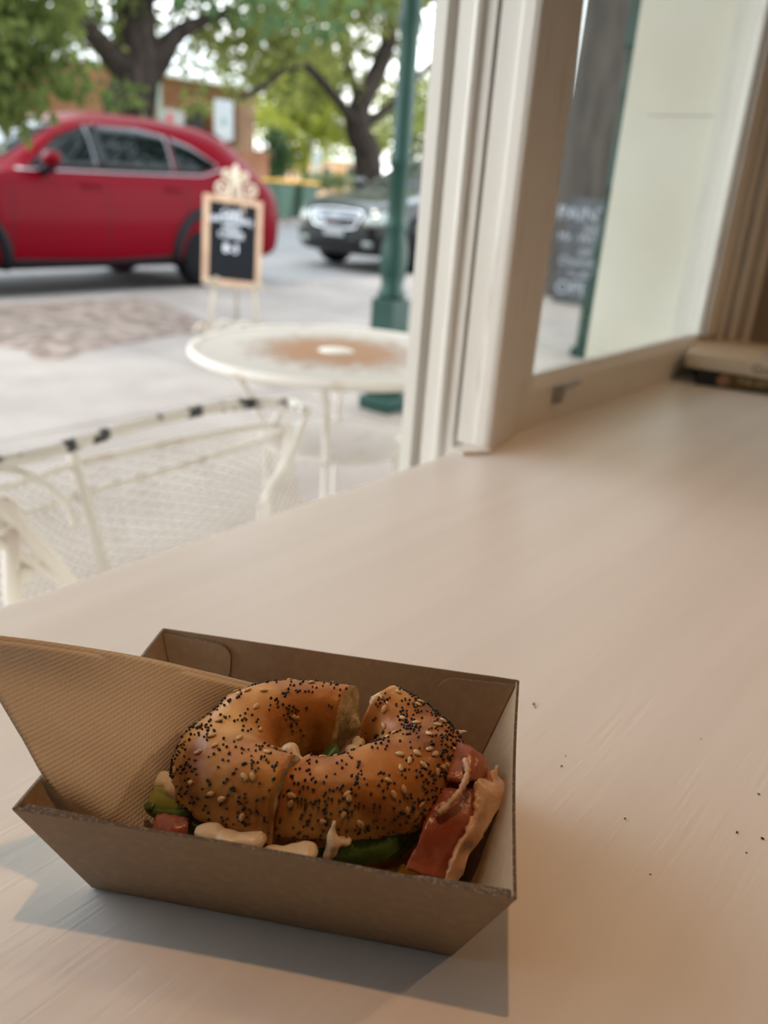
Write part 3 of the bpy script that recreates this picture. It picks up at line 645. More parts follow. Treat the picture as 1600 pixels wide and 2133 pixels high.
# mulch bed
pl = [(-120, 640), (0, 636), (150, 630), (300, 622), (360, 640), (425, 668), (420, 690), (330, 705), (210, 728), (130, 748), (80, 750), (40, 728), (-60, 712), (-160, 700)]
P = spline([atz(x, y, 0.0) for x, y in pl], 4, True); cc = sum(P, Vector()) / len(P)
bm = nb(); prev = None
for k in (1.0, 0.9, 0.75, 0.5, 0.25):
    ring = []
    for p in P:
        q = cc + (p - cc) * k; e = (1 - k)
        q.z = 0.001 + min(1, e * 3) * 0.035 + noise.noise(q * 3) * 0.02 * min(1, e * 4); ring.append(bm.verts.new(q))
    if prev:
        for j in range(len(P)): bm.faces.new((prev[j], prev[(j + 1) % len(P)], ring[(j + 1) % len(P)], ring[j]))
    prev = ring
bm.faces.new(prev)
mb = obj('mulch_bed', bm, M['mulch'], None, True); tag(mb, 'brown leaf litter and mulch bed in the footpath beside the kerb', 'mulch', kind='stuff')

# ------------------------------------------------------------------ leaves, trees
rs = np.random.RandomState(7)
def leaf_mesh(name, centres, radii, n, size, m, parent, flat=1.0, droop=0.5):
    """n leaves scattered in ellipsoids"""
    centres = np.array(centres, float); radii = np.array(radii, float)
    if radii.ndim == 1: radii = np.stack([radii] * 3, 1)
    vol = radii.prod(1); idx = rs.choice(len(centres), n, p=vol / vol.sum())
    d = rs.normal(size=(n, 3)); d /= np.linalg.norm(d, axis=1)[:, None]
    r = rs.uniform(0.25, 1, n) ** 0.6
    p = centres[idx] + d * radii[idx] * r[:, None]
    a = rs.normal(size=(n, 3)); a[:, 2] -= droop; a /= np.linalg.norm(a, axis=1)[:, None]
    b_ = np.cross(a, rs.normal(size=(n, 3))); b_ /= np.linalg.norm(b_, axis=1)[:, None]
    nn = np.cross(a, b_)
    s = (size * rs.uniform(0.6, 1.3, n))[:, None]
    V = np.stack([p, p + a * s * 0.5 + b_ * s * 0.32 + nn * s * 0.06, p + a * s, p + a * s * 0.5 - b_ * s * 0.32 + nn * s * 0.06], 1).reshape(-1, 3)
    me = bpy.data.meshes.new(name); me.vertices.add(4 * n); me.vertices.foreach_set('co', V.astype(np.float32).ravel())
    me.loops.add(4 * n); me.loops.foreach_set('vertex_index', np.arange(4 * n, dtype=np.int32))
    me.polygons.add(n); me.polygons.foreach_set('loop_start', np.arange(0, 4 * n, 4, dtype=np.int32))
    me.update(); me.validate()
    return link(name, me, m, parent, kind='stuff')
LM = dict(
    mid=leafmat('mid_green_leaf', (0.055, 0.085, 0.025), (0.17, 0.20, 0.06), 1.5, 0.5),
    dark=leafmat('dark_green_leaf', (0.045, 0.085, 0.040), (0.11, 0.17, 0.075), 1.2, 0.45),
    yel=leafmat('yellow_green_leaf', (0.20, 0.23, 0.04), (0.46, 0.44, 0.10), 0.6, 0.5),
    lime=leafmat('lime_leaf', (0.13, 0.155, 0.045), (0.31, 0.32, 0.11), 0.9, 0.5))
def trunk_part(parent, pts, r0, r1, m, name='trunk'):
    sp_ = spline(pts, 5); n = len(sp_)
    return obj(name, T(sp_, [r0 + (r1 - r0) * i / (n - 1) for i in range(n)], 10), m, parent, True)
def W_(px, py, y): return aty(px, py, y)

# big dark street tree behind the red car
tA = thing('street_tree', 'dark thick forked street tree behind the red car', 'tree', (0, 0, 0), group='street trees')
Y = 17.6
base = W_(262, 300, Y); base.z = 0
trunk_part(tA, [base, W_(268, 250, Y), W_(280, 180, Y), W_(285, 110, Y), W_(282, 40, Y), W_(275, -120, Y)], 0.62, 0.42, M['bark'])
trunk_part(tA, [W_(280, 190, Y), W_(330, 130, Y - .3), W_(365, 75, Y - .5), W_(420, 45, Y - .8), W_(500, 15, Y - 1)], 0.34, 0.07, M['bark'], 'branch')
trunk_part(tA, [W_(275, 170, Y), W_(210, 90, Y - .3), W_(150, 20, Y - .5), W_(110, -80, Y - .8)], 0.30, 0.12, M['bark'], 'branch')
leaf_mesh('foliage', [W_(300, -60, Y), W_(480, -20, Y - 1), W_(430, 210, Y - 1), W_(130, -40, Y), W_(250, -160, Y), W_(640, 10, Y - 1.5), W_(250, 200, Y - 1), W_(560, 130, Y + 1)],
          [(1.6, 1.5, 0.9), (1.5, 1.2, 0.7), (0.9, 0.8, 0.35), (1.6, 1.3, 1.0), (3.0, 2.5, 1.2), (1.6, 1.2, 0.9), (0.8, .6, .4), (1.3, 1.2, .9)], 5200, 0.22, LM['mid'], tA)
leaf_mesh('sky_block_foliage', [(6.5, 17.5, 8.5), (9.5, 17.5, 9.5), (12.5, 17, 8.5), (8, 17, 11.5)], [(2.4, 2, 2.2), (2.6, 2, 2.4), (2.4, 2, 2.2), (3, 2, 1.8)], 5000, 0.34, LM['mid'], tA)  # unseen crown added high up to block sky light from the window
leaf_mesh('sparse_foliage', [W_(420, 120, Y), W_(455, 70, Y), W_(385, 60, Y), W_(205, 60, Y), W_(190, 110, Y), W_(520, 190, Y)], [(1.0, .8, .5), (.9, .8, .5), (.8, .8, .6), (.6, .6, .8), (.4, .4, .4), (.7, .6, .4)], 1100, 0.17, LM['lime'], tA)
# near tree overhanging the car from the left
tB = thing('street_tree', 'near street tree whose green leaves hang over the red car roof at the left', 'tree', (0, 0, 0), group='street trees')
Yb = 5.9
pB = atz(-330, 640, 0.0)
trunk_part(tB, [pB, pB + Vector((0.05, 0, 1.5)), pB + Vector((0.1, 0.05, 3.2)), pB + Vector((0.2, 0.1, 5.0))], 0.20, 0.12, M['bark'])
trunk_part(tB, [pB + Vector((0.1, 0.05, 2.6)), W_(-60, -60, Yb), W_(120, -40, Yb + .3)], 0.08, 0.02, M['bark'], 'branch')
leaf_mesh('foliage', [W_(0, 60, Yb), W_(110, 120, Yb), W_(30, 200, Yb), W_(110, 30, Yb + .4), W_(150, 170, Yb + .3), W_(-70, 130, Yb), W_(20, -80, Yb), W_(40, 250, Yb)],
          [(.34, .4, .30), (.26, .35, .26), (.22, .3, .20), (.24, .3, .2), (.14, .2, .16), (.5, .4, .5), (.6, .5, .4), (.12, .2, .10)], 1900, 0.11, LM['mid'], tB, droop=1.0)
leaf_mesh('sky_block_foliage', [pB + Vector((0.4, 0.3, 4.6)), pB + Vector((1.8, 0.8, 4.9)), pB + Vector((3.2, 1.2, 5.0))], [(1.2, 1.4, 1.0), (1.4, 1.4, 1.1), (1.4, 1.4, 1.0)], 4200, 0.16, LM['mid'], tB)  # out-of-view crown over the red car, added to cut the daylight
# tree across the road behind the dark car
tC = thing('street_tree', 'leaning street tree across the road behind the dark car', 'tree', (0, 0, 0), group='street trees')
Y = 18.2
base = W_(775, 350, Y); base.z = 0
trunk_part(tC, [base, W_(765, 325, Y), W_(745, 270, Y), W_(752, 215, Y), W_(790, 140, Y), W_(815, 60, Y), W_(820, -60, Y)], 0.5, 0.18, M['bark'])
trunk_part(tC, [W_(745, 265, Y), W_(700, 205, Y - .4), W_(640, 140, Y - .6), W_(600, 140, Y - .8), W_(555, 175, Y - 1), W_(500, 205, Y - 1.2)], 0.17, 0.06, M['bark'], 'branch')
trunk_part(tC, [W_(752, 225, Y), W_(720, 120, Y), W_(700, 40, Y), W_(690, -60, Y)], 0.16, 0.08, M['bark'], 'branch')
trunk_part(tC, [W_(760, 260, Y), W_(820, 215, Y), W_(880, 150, Y - .3), W_(940, 90, Y - .6)], 0.16, 0.07, M['bark'], 'branch')
leaf_mesh('foliage', [W_(640, 70, Y), W_(740, 30, Y + .5), W_(560, 90, Y - .5), W_(680, 170, Y + .6), W_(860, 230, Y + 1), W_(620, 200, Y + 1), W_(780, 270, Y + .8), W_(700, -60, Y), W_(880, -40, Y), W_(820, 190, Y + 1.2), W_(500, 140, Y), W_(560, 30, Y - .5), W_(800, 90, Y + 1), W_(480, 60, Y - .5), W_(730, 120, Y + 1), W_(860, 60, Y + .8)],
          [(1.7, 1.4, 0.8), (1.5, 1.4, 0.7), (1.2, 1.2, 0.6), (1.3, 1.2, 0.55), (1.3, 1.2, 0.8), (1.1, 1.0, 0.45), (1.0, 1.0, 0.6), (3, 2.5, 1.0), (2.0, 2, 0.7), (1.0, 1, .7), (.9, .9, .5), (1.2, 1, .6), (1.1, 1, .6), (.9, .9, .4), (1.2, 1, .6), (.8, .8, .4)], 11000, 0.20, LM['lime'], tC)
leaf_mesh('sky_block_foliage', [(17, 18, 8.5), (20.5, 18, 9), (24, 18, 8.5), (20, 18, 11.5)], [(2.4, 2, 2.2), (2.8, 2, 2.4), (2.6, 2, 2.2), (3.2, 2, 1.8)], 5000, 0.34, LM['lime'], tC)  # added foliage above the view, keeps the high sky off the counter
# near dark canopy tree, its trunk seen through the right pane
tD = thing('street_tree', 'massive grey barked street tree seen through the right window pane', 'tree', (0, 0, 0), group='street trees')
pD = Vector((9.75, 4.66, 0))
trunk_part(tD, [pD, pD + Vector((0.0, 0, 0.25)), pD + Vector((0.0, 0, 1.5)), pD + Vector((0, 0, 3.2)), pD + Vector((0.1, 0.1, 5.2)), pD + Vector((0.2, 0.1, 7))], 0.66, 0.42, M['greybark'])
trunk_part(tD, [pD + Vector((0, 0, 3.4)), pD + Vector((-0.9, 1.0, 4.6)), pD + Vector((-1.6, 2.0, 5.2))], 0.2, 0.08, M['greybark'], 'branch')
Y = 6.8
leaf_mesh('foliage', [W_(560, 20, Y), W_(640, 50, Y), W_(500, -10, Y), W_(720, -20, Y), W_(600, -80, Y), W_(420, -60, Y), (8, 4.5, 5.2), (10, 4.8, 5.6), (6.2, 5.2, 5.4), (12, 5.5, 5.5)],
          [(.5, .5, .18), (.45, .4, .16), (.5, .5, .15), (.6, .5, .16), (.9, .8, .35), (.8, .6, .25), (1.8, 1.5, 1.2), (2.0, 1.5, 1.2), (1.5, 1.5, .9), (2, 1.6, 1.4)], 6500, 0.16, LM['dark'], tD)

# background greenery
def shrub(name, label, cs, rds, n, size, m, group, stem=None):
    r = thing(name, label, 'shrub' if 'shrub' in name or 'hedge' in name else 'tree', (0, 0, 0), group=group)
    leaf_mesh('foliage', cs, rds, n, size, m, r, droop=0.2)
    c = Vector(cs[0]); trunk_part(r, [Vector((c.x, c.y, 0)), Vector((c.x, c.y, c.z * 0.5)), c], stem or 0.1, (stem or 0.1) * 0.5, M['bark'])
    return r
shrub('background_tree', 'yellow green sunlit tree beyond the road between the brick house and the leaning tree', [W_(640, 230, 30), W_(590, 220, 31), W_(690, 250, 30), W_(640, 150, 32), W_(560, 260, 30), W_(710, 300, 31), W_(770, 290, 31), W_(640, 310, 31)], [(2.2, 1.6, 1.4), (2.0, 1.6, 1.5), (1.6, 1.5, 1.2), (2.4, 2, 1.2), (1.3, 1, 1.0), (1.5, 1, .7), (1.5, 1, 1.0), (1.2, 1, .8)], 7000, 0.30, LM['yel'], 'trees across the road', 0.2)
shrub('background_tree', 'pale green tree beyond the road at the right behind the green post', [W_(830, 260, 27), W_(900, 220, 27), W_(960, 200, 27), W_(860, 330, 27)], [(2.0, 1.6, 1.5), (2.2, 1.6, 1.8), (2.2, 2, 1.8), (1.8, 1.5, 1.0)], 3000, 0.30, LM['lime'], 'trees across the road', 0.2)
shrub('background_tree', 'mid green tree beyond the red car at the far left of the road', [W_(60, 130, 26), W_(-80, 100, 26), W_(130, 180, 25)], [(2.2, 2, 2.0), (2.5, 2, 2.4), (1.5, 1.3, 1.2)], 3000, 0.30, LM['mid'], 'trees across the road', 0.3)
shrub('background_tree', 'broad mid green tree far along the road beyond the dark car', [(37, 25, 4.2), (40, 26, 3.4), (34.5, 25, 3.2)], [(3.2, 2.5, 2.6), (2.6, 2, 2.2), (2.4, 2, 2.0)], 3200, 0.34, LM['mid'], 'trees across the road', 0.3)
shrub('background_tree', 'yellow green tree furthest along the road at the right', [(52, 27, 4.6), (48, 27, 3.6), (56, 28, 3.8)], [(3.6, 2.5, 3.0), (2.8, 2, 2.4), (3.0, 2, 2.4)], 3200, 0.38, LM['lime'], 'trees across the road', 0.3)
shrub('background_shrub', 'dark upright shrub beside the brick house behind the red car tail', [W_(573, 315, 20.5), W_(585, 335, 20.5), W_(560, 350, 20.5), W_(578, 285, 20.5)], [(.45, .5, .7), (.4, .4, .6), (.35, .4, .45), (.3, .3, .35)], 1500, 0.15, LM['dark'], 'shrubs across the road', 0.06)
shrub('background_shrub', 'bright lime shrub beside the dark upright shrub across the road', [W_(610, 305, 21.5), W_(620, 335, 21.5), W_(595, 270, 21.5)], [(.45, .4, .6), (.5, .4, .5), (.4, .4, .35)], 1100, 0.15, LM['yel'], 'shrubs across the road', 0.06)
shrub('hedge', 'low dark clipped hedge across the road behind the dark car bonnet', [W_(690, 378, 24), W_(660, 378, 24), W_(725, 380, 24), W_(760, 385, 24)], [(.9, .5, .40), (.8, .5, .40), (.8, .5, .40), (.8, .5, .38)], 1800, 0.12, LM['dark'], 'shrubs across the road', 0.05)

# ------------------------------------------------------------------ buildings across the road
M['brick'] = mat('terracotta_brick', (0.22, 0.09, 0.045), 0.85, col2=(0.29, 0.135, 0.07), nscale=1.5, detail=6)
M['brickd'] = mat('brown_brick', (0.22, 0.12, 0.075), 0.85, col2=(0.30, 0.17, 0.11), nscale=1.5)
M['roofw'] = mat('pale_metal_roof', (0.80, 0.80, 0.80), 0.5)
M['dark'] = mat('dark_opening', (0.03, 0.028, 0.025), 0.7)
def rect_y(bm, px0, px1, py0, py1, y, d):
    a = W_(px0, py0, y); b = W_(px1, py1, y); box(bm, min(a.x, b.x), max(a.x, b.x), y, y + d, max(min(a.z, b.z), -0.02), max(a.z, b.z))
hb = thing('brick_house', 'terracotta brick house with a round arch across the road behind the red car', 'house')
Y = 24.0
a = W_(150, 150, Y); b_ = W_(508, 195, Y)
zt = 3.9
x0, x1 = a.x, b_.x
# wall with an arched opening
ac = W_(412, 300, Y); ar = 0.62; az = W_(412, 262, Y).z
poly = [(x0, -0.02), (x0, zt), (x1, zt), (x1, -0.02), (ac.x + ar, -0.02), (ac.x + ar, az)]
poly += [(ac.x + ar * math.cos(k / 10 * PI), az + ar * math.sin(k / 10 * PI)) for k in range(1, 10)] + [(ac.x - ar, az), (ac.x - ar, -0.02)]
bm = nb(); f = [bm.verts.new((x, Y, z)) for x, z in poly]; g = [bm.verts.new((x, Y + 0.35, z)) for x, z in poly]
bm.faces.new(f); bm.faces.new(g[::-1])
for i in range(len(poly)): bm.faces.new((f[i], f[(i + 1) % len(poly)], g[(i + 1) % len(poly)], g[i]))
obj('front_wall', bm, M['brick'], hb)
arch = [(ac.x + (ar + 0.12) * math.cos(k / 12 * PI), Y - 0.04, az + (ar + 0.12) * math.sin(k / 12 * PI)) for k in range(13)]
obj('arch_surround', T(arch, 0.13, 6), mat('arch_render', (0.48, 0.27, 0.15), 0.8), hb)
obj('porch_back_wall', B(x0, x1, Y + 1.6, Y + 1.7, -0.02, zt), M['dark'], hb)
bm = nb(); prism(bm, [(Y - 0.5, zt), (Y + 4, zt + 2.0), (Y + 8.5, zt), (Y + 8.5, zt - 0.12), (Y - 0.5, zt - 0.12)], x0 - 0.4, x1 + 0.4)
bmesh.ops.transform(bm, matrix=Matrix(((0, 0, 1, 0), (1, 0, 0, 0), (0, 1, 0, 0), (0, 0, 0, 1))), verts=bm.verts[:])
obj('roof', bm, M['roofw'], hb)
ch = W_(190, 200, Y)
obj('side_wing_wall', B(W_(30, 200, Y).x, W_(225, 200, Y).x, Y - 0.8, Y - 0.02, -0.02, W_(200, 150, Y).z), M['brick'], hb)
obj('gable_board', B(W_(178, 120, Y).x, W_(240, 120, Y).x, Y - 0.95, Y - 0.82, W_(210, 143, Y).z, W_(210, 95, Y).z), M['roofw'], hb)
obj('corner_pier', B(W_(484, 220, Y).x, W_(520, 220, Y).x, Y - 0.3, Y - 0.01, -0.02, zt - 0.13), M['brickd'], hb)
fw = thing('brick_fence_pier', 'short terracotta brick pier between the red car tail and the shrubs', 'pier')
a = W_(505, 330, 19.6); b_ = W_(560, 380, 19.6)
obj('shaft', B(a.x, b_.x, 19.6, 20.1, -0.02, W_(530, 318, 19.6).z), M['brick'], fw)
obj('cap', B(a.x - 0.05, b_.x + 0.05, 19.55, 20.15, W_(530, 318, 19.6).z, W_(530, 312, 19.6).z), M['brickd'], fw)
ph = thing('far_cottage', 'small pale pink cottage far across the road behind the dark car', 'house')
Y = 44
pz = lambda px, py: W_(px, py, Y)
obj('wall', B(pz(655, 350).x, pz(745, 350).x, Y, Y + 4, -0.02, pz(700, 335).z), mat('pink_render', (0.62, 0.36, 0.27), 0.8), ph)
bm = nb(); prism(bm, [(pz(648, 335).x, pz(700, 335).z), (pz(752, 335).x, pz(700, 335).z), (pz(735, 318).x, pz(700, 318).z), (pz(665, 318).x, pz(700, 318).z)], 0, 5)
bmesh.ops.transform(bm, matrix=Matrix(((1, 0, 0, 0), (0, 0, 1, Y - 0.4), (0, 1, 0, 0), (0, 0, 0, 1))), verts=bm.verts[:])
obj('roof', bm, M['roofw'], ph)
obj('door', B(pz(700, 360).x, pz(714, 360).x, Y - 0.05, Y, 0, pz(700, 348).z), mat('orange_door', (0.45, 0.20, 0.05), 0.6), ph)
obj('window', B(pz(672, 360).x, pz(686, 360).x, Y - 0.05, Y, pz(680, 366).z, pz(680, 348).z), M['dark'], ph)
obj('window', B(pz(722, 360).x, pz(736, 360).x, Y - 0.05, Y, pz(730, 366).z, pz(730, 348).z), M['dark'], ph)

# signs across the road
st = thing('parking_sign', 'tall narrow white sign with a green mark rising behind the red car tail', 'sign')
Y = 11.5
a = W_(447, 208, Y); b_ = W_(486, 292, Y)
obj('sign_plate', B(a.x, b_.x, Y, Y + 0.01, W_(466, 292, Y).z, W_(466, 208, Y).z, bev=0.003), M['signw'], st)
mx_ = (a.x + b_.x) / 2
obj('pole', T([(mx_, Y + 0.035, -0.07), (mx_, Y + 0.035, W_(466, 215, Y).z)], 0.024), M['metal'], st)
obj('green_mark', B(mx_ - 0.03, mx_ + 0.02, Y - 0.004, Y, W_(466, 262, Y).z, W_(466, 246, Y).z), mat('sign_green', (0.01, 0.16, 0.10), 0.5), st)
obj('sign_line', B(mx_ - 0.08, mx_ + 0.08, Y - 0.003, Y, W_(466, 272, Y).z, W_(466, 270, Y).z), M['metal'], st)
sg = thing('notice_board', 'grey notice board on twin pale green posts behind the red car roof', 'sign')
Y = 20.5
for px in (316, 333): obj('post', T([(W_(px, 240, Y).x, Y, -0.02), (W_(px, 240, Y).x, Y, W_(px, 165, Y).z)], 0.07), mat('pale_green_post', (0.32, 0.38, 0.33), 0.6), sg)
obj('board', B(W_(340, 240, Y).x, W_(382, 240, Y).x, Y - 0.03, Y + 0.03, W_(360, 258, Y).z, W_(360, 228, Y).z), mat('grey_board', (0.40, 0.42, 0.42), 0.6), sg)
obj('red_roundel', T([(W_(352, 245, Y).x, Y - 0.05, W_(352, 245, Y).z), (W_(352, 245, Y).x, Y - 0.032, W_(352, 245, Y).z)], 0.11, 14), mat('sign_red', (0.55, 0.03, 0.03), 0.5), sg)
rsn = thing('round_sign', 'round white traffic sign on a white post across the road', 'sign')
Y = 26
c = W_(660, 330, Y)
obj('disc', T([(c.x, Y - 0.01, c.z), (c.x, Y + 0.01, c.z)], 0.30, 20), M['signw'], rsn)
obj('post', B(c.x - 0.12, c.x + 0.12, Y + 0.02, Y + 0.08, -0.02, c.z), M['signw'], rsn)

# ------------------------------------------------------------------ wheelie bins
def bin_(label, px):
    Y = 17.4; p = W_(px, 460, Y); x = p.x
    r = thing('wheelie_bin', label, 'bin', (x, Y, 0.0), group='wheelie bins')
    bm = nb(); 
    lo = [bm.verts.new(q) for q in ((-0.24, -0.26, 0.06), (0.24, -0.26, 0.06), (0.24, 0.24, 0.06), (-0.24, 0.24, 0.06))]
    hi = [bm.verts.new(q) for q in ((-0.30, -0.36, 0.97), (0.30, -0.36, 0.97), (0.30, 0.32, 0.97), (-0.30, 0.32, 0.97))]
    for i in range(4): bm.faces.new((lo[i], lo[(i + 1) % 4], hi[(i + 1) % 4], hi[i]))
    bm.faces.new(lo[::-1]); bm.faces.new(hi)
    bmesh.ops.bevel(bm, geom=bm.edges[:], offset=0.02, segments=2, affect='EDGES')
    obj('body', bm, mat('bin_green', (0.04, 0.08, 0.056), 0.6), r)
    obj('lid', B(-0.32, 0.32, -0.40, 0.34, 0.972, 1.05, bev=0.025), mat('bin_yellow', (0.55, 0.29, 0.012), 0.5), r)
    obj('handle', T([(-0.25, 0.40, 0.99), (0.25, 0.40, 0.99)], 0.018), M['dark'], r)
    for s in (-1, 1): obj('wheel', T([(s * 0.24, 0.24, 0.10), (s * 0.30, 0.24, 0.10)], 0.10, 14), M['dark'], r)
bin_('left dark green wheelie bin with a yellow lid across the road', 578)
bin_('right dark green wheelie bin with a yellow lid, nearest the dark car', 627)

# ------------------------------------------------------------------ cars
M['red'] = mat('red_metallic_paint', (0.125, 0.0008, 0.006), 0.30, 0.0, coat=0.05, spec=0.05)
M['gpaint'] = mat('dark_grey_paint', (0.006, 0.0075, 0.008), 0.25, 0.2, coat=0.35, spec=0.3)
M['clad'] = mat('black_plastic', (0.006, 0.0065, 0.008), 0.6, spec=0.2)
M['tyre'] = mat('tyre_rubber', (0.004, 0.004, 0.005), 0.8, spec=0.2)
M['alloy'] = mat('alloy_rim', (0.45, 0.46, 0.48), 0.3, 0.9)
M['chrome'] = mat('chrome_trim', (0.75, 0.77, 0.80), 0.12, 1.0)
M['satin'] = mat('satin_trim', (0.30, 0.31, 0.33), 0.35, 0.8)
M['cglass'] = mat('tinted_car_glass', (0.003, 0.005, 0.005), 0.03, spec=0.28)
M['lampg'] = mat('headlamp_lens', (0.22, 0.24, 0.21), 0.15, 0.3, coat=0.5)
M['redlamp'] = mat('tail_lamp', (0.35, 0.01, 0.01), 0.15, coat=1.0)
def loft(stations):
    bm = nb(); rows = []
    for (x, zl, zb, zt_, w, wr) in stations:
        half = [(w * 0.55, zl), (w * 0.94, zl + 0.02), (w * 0.985, zl + 0.18), (w, (zl + zb) / 2 + 0.06), (w * 0.985, zb - 0.10), (w * 0.945, zb),
                (w * 0.945 * 0.55 + wr * 1.05 * 0.45, zb * 0.52 + (zt_ - 0.08) * 0.48), (wr * 1.05, zt_ - 0.085), (wr * 0.93, zt_ - 0.028), (wr * 0.5, zt_), (0, zt_ + 0.006)]
        pts = [(-y, z) for y, z in half] + [(y, z) for y, z in half[-2::-1]]
        rows.append([bm.verts.new((x, y, z)) for y, z in pts])
    for A, Bq in zip(rows, rows[1:]):
        n = len(A)
        for k in range(n - 1): bm.faces.new((A[k], A[k + 1], Bq[k + 1], Bq[k]))
        bm.faces.new((A[-1], A[0], Bq[0], Bq[-1]))
    bm.faces.new(rows[0]); bm.faces.new(rows[-1][::-1])
    bmesh.ops.recalc_face_normals(bm, faces=bm.faces[:])
    return bm
def make_car(root, stations, paint, axles, wr_, halfw):
    o = obj('body', loft(stations), paint, root, True)
    sb = o.modifiers.new('s', 'SUBSURF'); sb.levels = 2; sb.render_levels = 2; applied(o)
    bv = BVHTree.FromPolygons([v.co for v in o.data.vertices], [list(p.vertices) for p in o.data.polygons])
    cutters = []
    for ax in axles:
        for s in (-1, 1):
            c = obj('cut', T([(ax, s * (halfw + 0.2), wr_), (ax, s * (halfw - 0.26), wr_)], wr_ + 0.065, 28), None); cutters.append(c)
            md = o.modifiers.new('b', 'BOOLEAN'); md.operation = 'DIFFERENCE'; md.object = c; md.solver = 'EXACT'
    applied(o)
    for c in cutters: bpy.data.objects.remove(c)
    o.data.polygons.foreach_set('use_smooth', [True] * len(o.data.polygons))
    for ax in axles:
        for s in (-1, 1):
            wh = obj('tyre', L([(wr_ * 0.62, -0.11), (wr_ * 0.93, -0.11), (wr_, -0.08), (wr_, 0.08), (wr_ * 0.93, 0.11), (wr_ * 0.62, 0.11)], 28), M['tyre'], root, True)
            wh.location = (ax, s * (halfw - 0.12), wr_); wh.rotation_euler = (PI / 2, 0, 0)
            bm = nb(); lathe(bm, [(wr_ * 0.58, -0.09), (wr_ * 0.63, -0.09), (wr_ * 0.63, 0.09), (wr_ * 0.58, 0.09)], 28)
            for k in range(10):
                a = 2 * PI * k / 10; tube(bm, [(0.03 * math.cos(a), 0.03 * math.sin(a), -s * 0.07), (wr_ * 0.6 * math.cos(a), wr_ * 0.6 * math.sin(a), -s * 0.085)], 0.016, 5)
            lathe(bm, [(0.06, -s * 0.05), (0.06, -s * 0.09), (0.02, -s * 0.095)], 14)
            rm = obj('rim', bm, M['alloy'], wh)
            # wheel-arch cladding
            n = 20; pts = [(ax + (wr_ + 0.085) * math.cos(PI * (-0.06 + 1.12 * k / n)), wr_ + (wr_ + 0.085) * math.sin(PI * (-0.06 + 1.12 * k / n))) for k in range(n + 1)]
            q = []
            for x, z in pts:
                h = bv.ray_cast(Vector((x, s * 3, max(z, 0.2))), Vector((0, -s, 0)))[0]
                q.append((x, (h.y if h else s * halfw * 0.95), z))
            obj('arch_cladding', T(q, 0.055, 8), M['clad'], root, True)
    return o, bv
def conform(bv, lo, hi, ori, nx=16, ny=5, off=0.006, thick=0.006):
    """lo, hi: polylines in the plane across the ray axis; ori: function (a,b)->(origin, direction)"""
    def at(pl_, s):
        d = s * (len(pl_) - 1); i = min(int(d), len(pl_) - 2); f_ = d - i
        return pl_[i][0] * (1 - f_) + pl_[i + 1][0] * f_, pl_[i][1] * (1 - f_) + pl_[i + 1][1] * f_
    bm = nb(); F = []; K = []
    last = None
    for j in range(ny + 1):
        fr_ = []; bk_ = []
        for i in range(nx + 1):
            a1, b1 = at(lo, i / nx); a2, b2 = at(hi, i / nx); t_ = j / ny
            a, b = a1 + (a2 - a1) * t_, b1 + (b2 - b1) * t_
            og, dr = ori(a, b); h, nrm, _, _ = bv.ray_cast(Vector(og), Vector(dr))
            if h is None: h = last or Vector(og)
            last = h
            fr_.append(bm.verts.new(h - Vector(dr) * off)); bk_.append(bm.verts.new(h - Vector(dr) * (off - thick - 0.006)))
        F.append(fr_); K.append(bk_)
    for j in range(ny):
        for i in range(nx):
            bm.faces.new((F[j][i], F[j][i + 1], F[j + 1][i + 1], F[j + 1][i])); bm.faces.new((K[j][i], K[j + 1][i], K[j + 1][i + 1], K[j][i + 1]))
    for i in range(nx):
        for j in (0, ny): bm.faces.new((F[j][i], F[j][i + 1], K[j][i + 1], K[j][i]))
    for j in range(ny):
        for i in (0, nx): bm.faces.new((F[j][i], F[j + 1][i], K[j + 1][i], K[j][i]))
    return bm
side = lambda s: (lambda a, b: ((a, s * 3, b), (0, -s, 0)))
front = lambda a, b: ((-4, a, b), (1, 0, 0))
top = lambda a, b: ((a, b, 4), (0, 0, -1))
rear = lambda a, b: ((8, a, b), (-1, 0, 0))

# --- red parked car (x forward axle = 0, nose towards -x)
rc = thing('parked_car', 'glossy red SUV parked along the kerb with dark tinted windows', 'car', (3.25, 8.17, -0.07))
ST = [(-0.93, 0.34, 0.62, 0.70, 0.60, 0.50), (-0.88, 0.28, 0.74, 0.84, 0.76, 0.64), (-0.70, 0.24, 0.86, 0.95, 0.86, 0.74), (-0.30, 0.22, 0.98, 1.04, 0.915, 0.78), (0.20, 0.22, 1.06, 1.10, 0.92, 0.76),
      (0.55, 0.22, 1.09, 1.16, 0.92, 0.72), (0.95, 0.22, 1.10, 1.40, 0.92, 0.66), (1.30, 0.22, 1.11, 1.585, 0.92, 0.64), (1.75, 0.22, 1.12, 1.66, 0.92, 0.64), (2.30, 0.22, 1.14, 1.665, 0.92, 0.635),
      (2.75, 0.22, 1.16, 1.64, 0.915, 0.63), (3.10, 0.24, 1.17, 1.585, 0.91, 0.62), (3.40, 0.26, 1.15, 1.40, 0.90, 0.64), (3.62, 0.28, 1.08, 1.17, 0.88, 0.68), (3.76, 0.30, 0.94, 1.02, 0.84, 0.68), (3.84, 0.36, 0.78, 0.88, 0.74, 0.60)]
body, bv = make_car(rc, ST, M['red'], (0.0, 2.70), 0.36, 0.92)
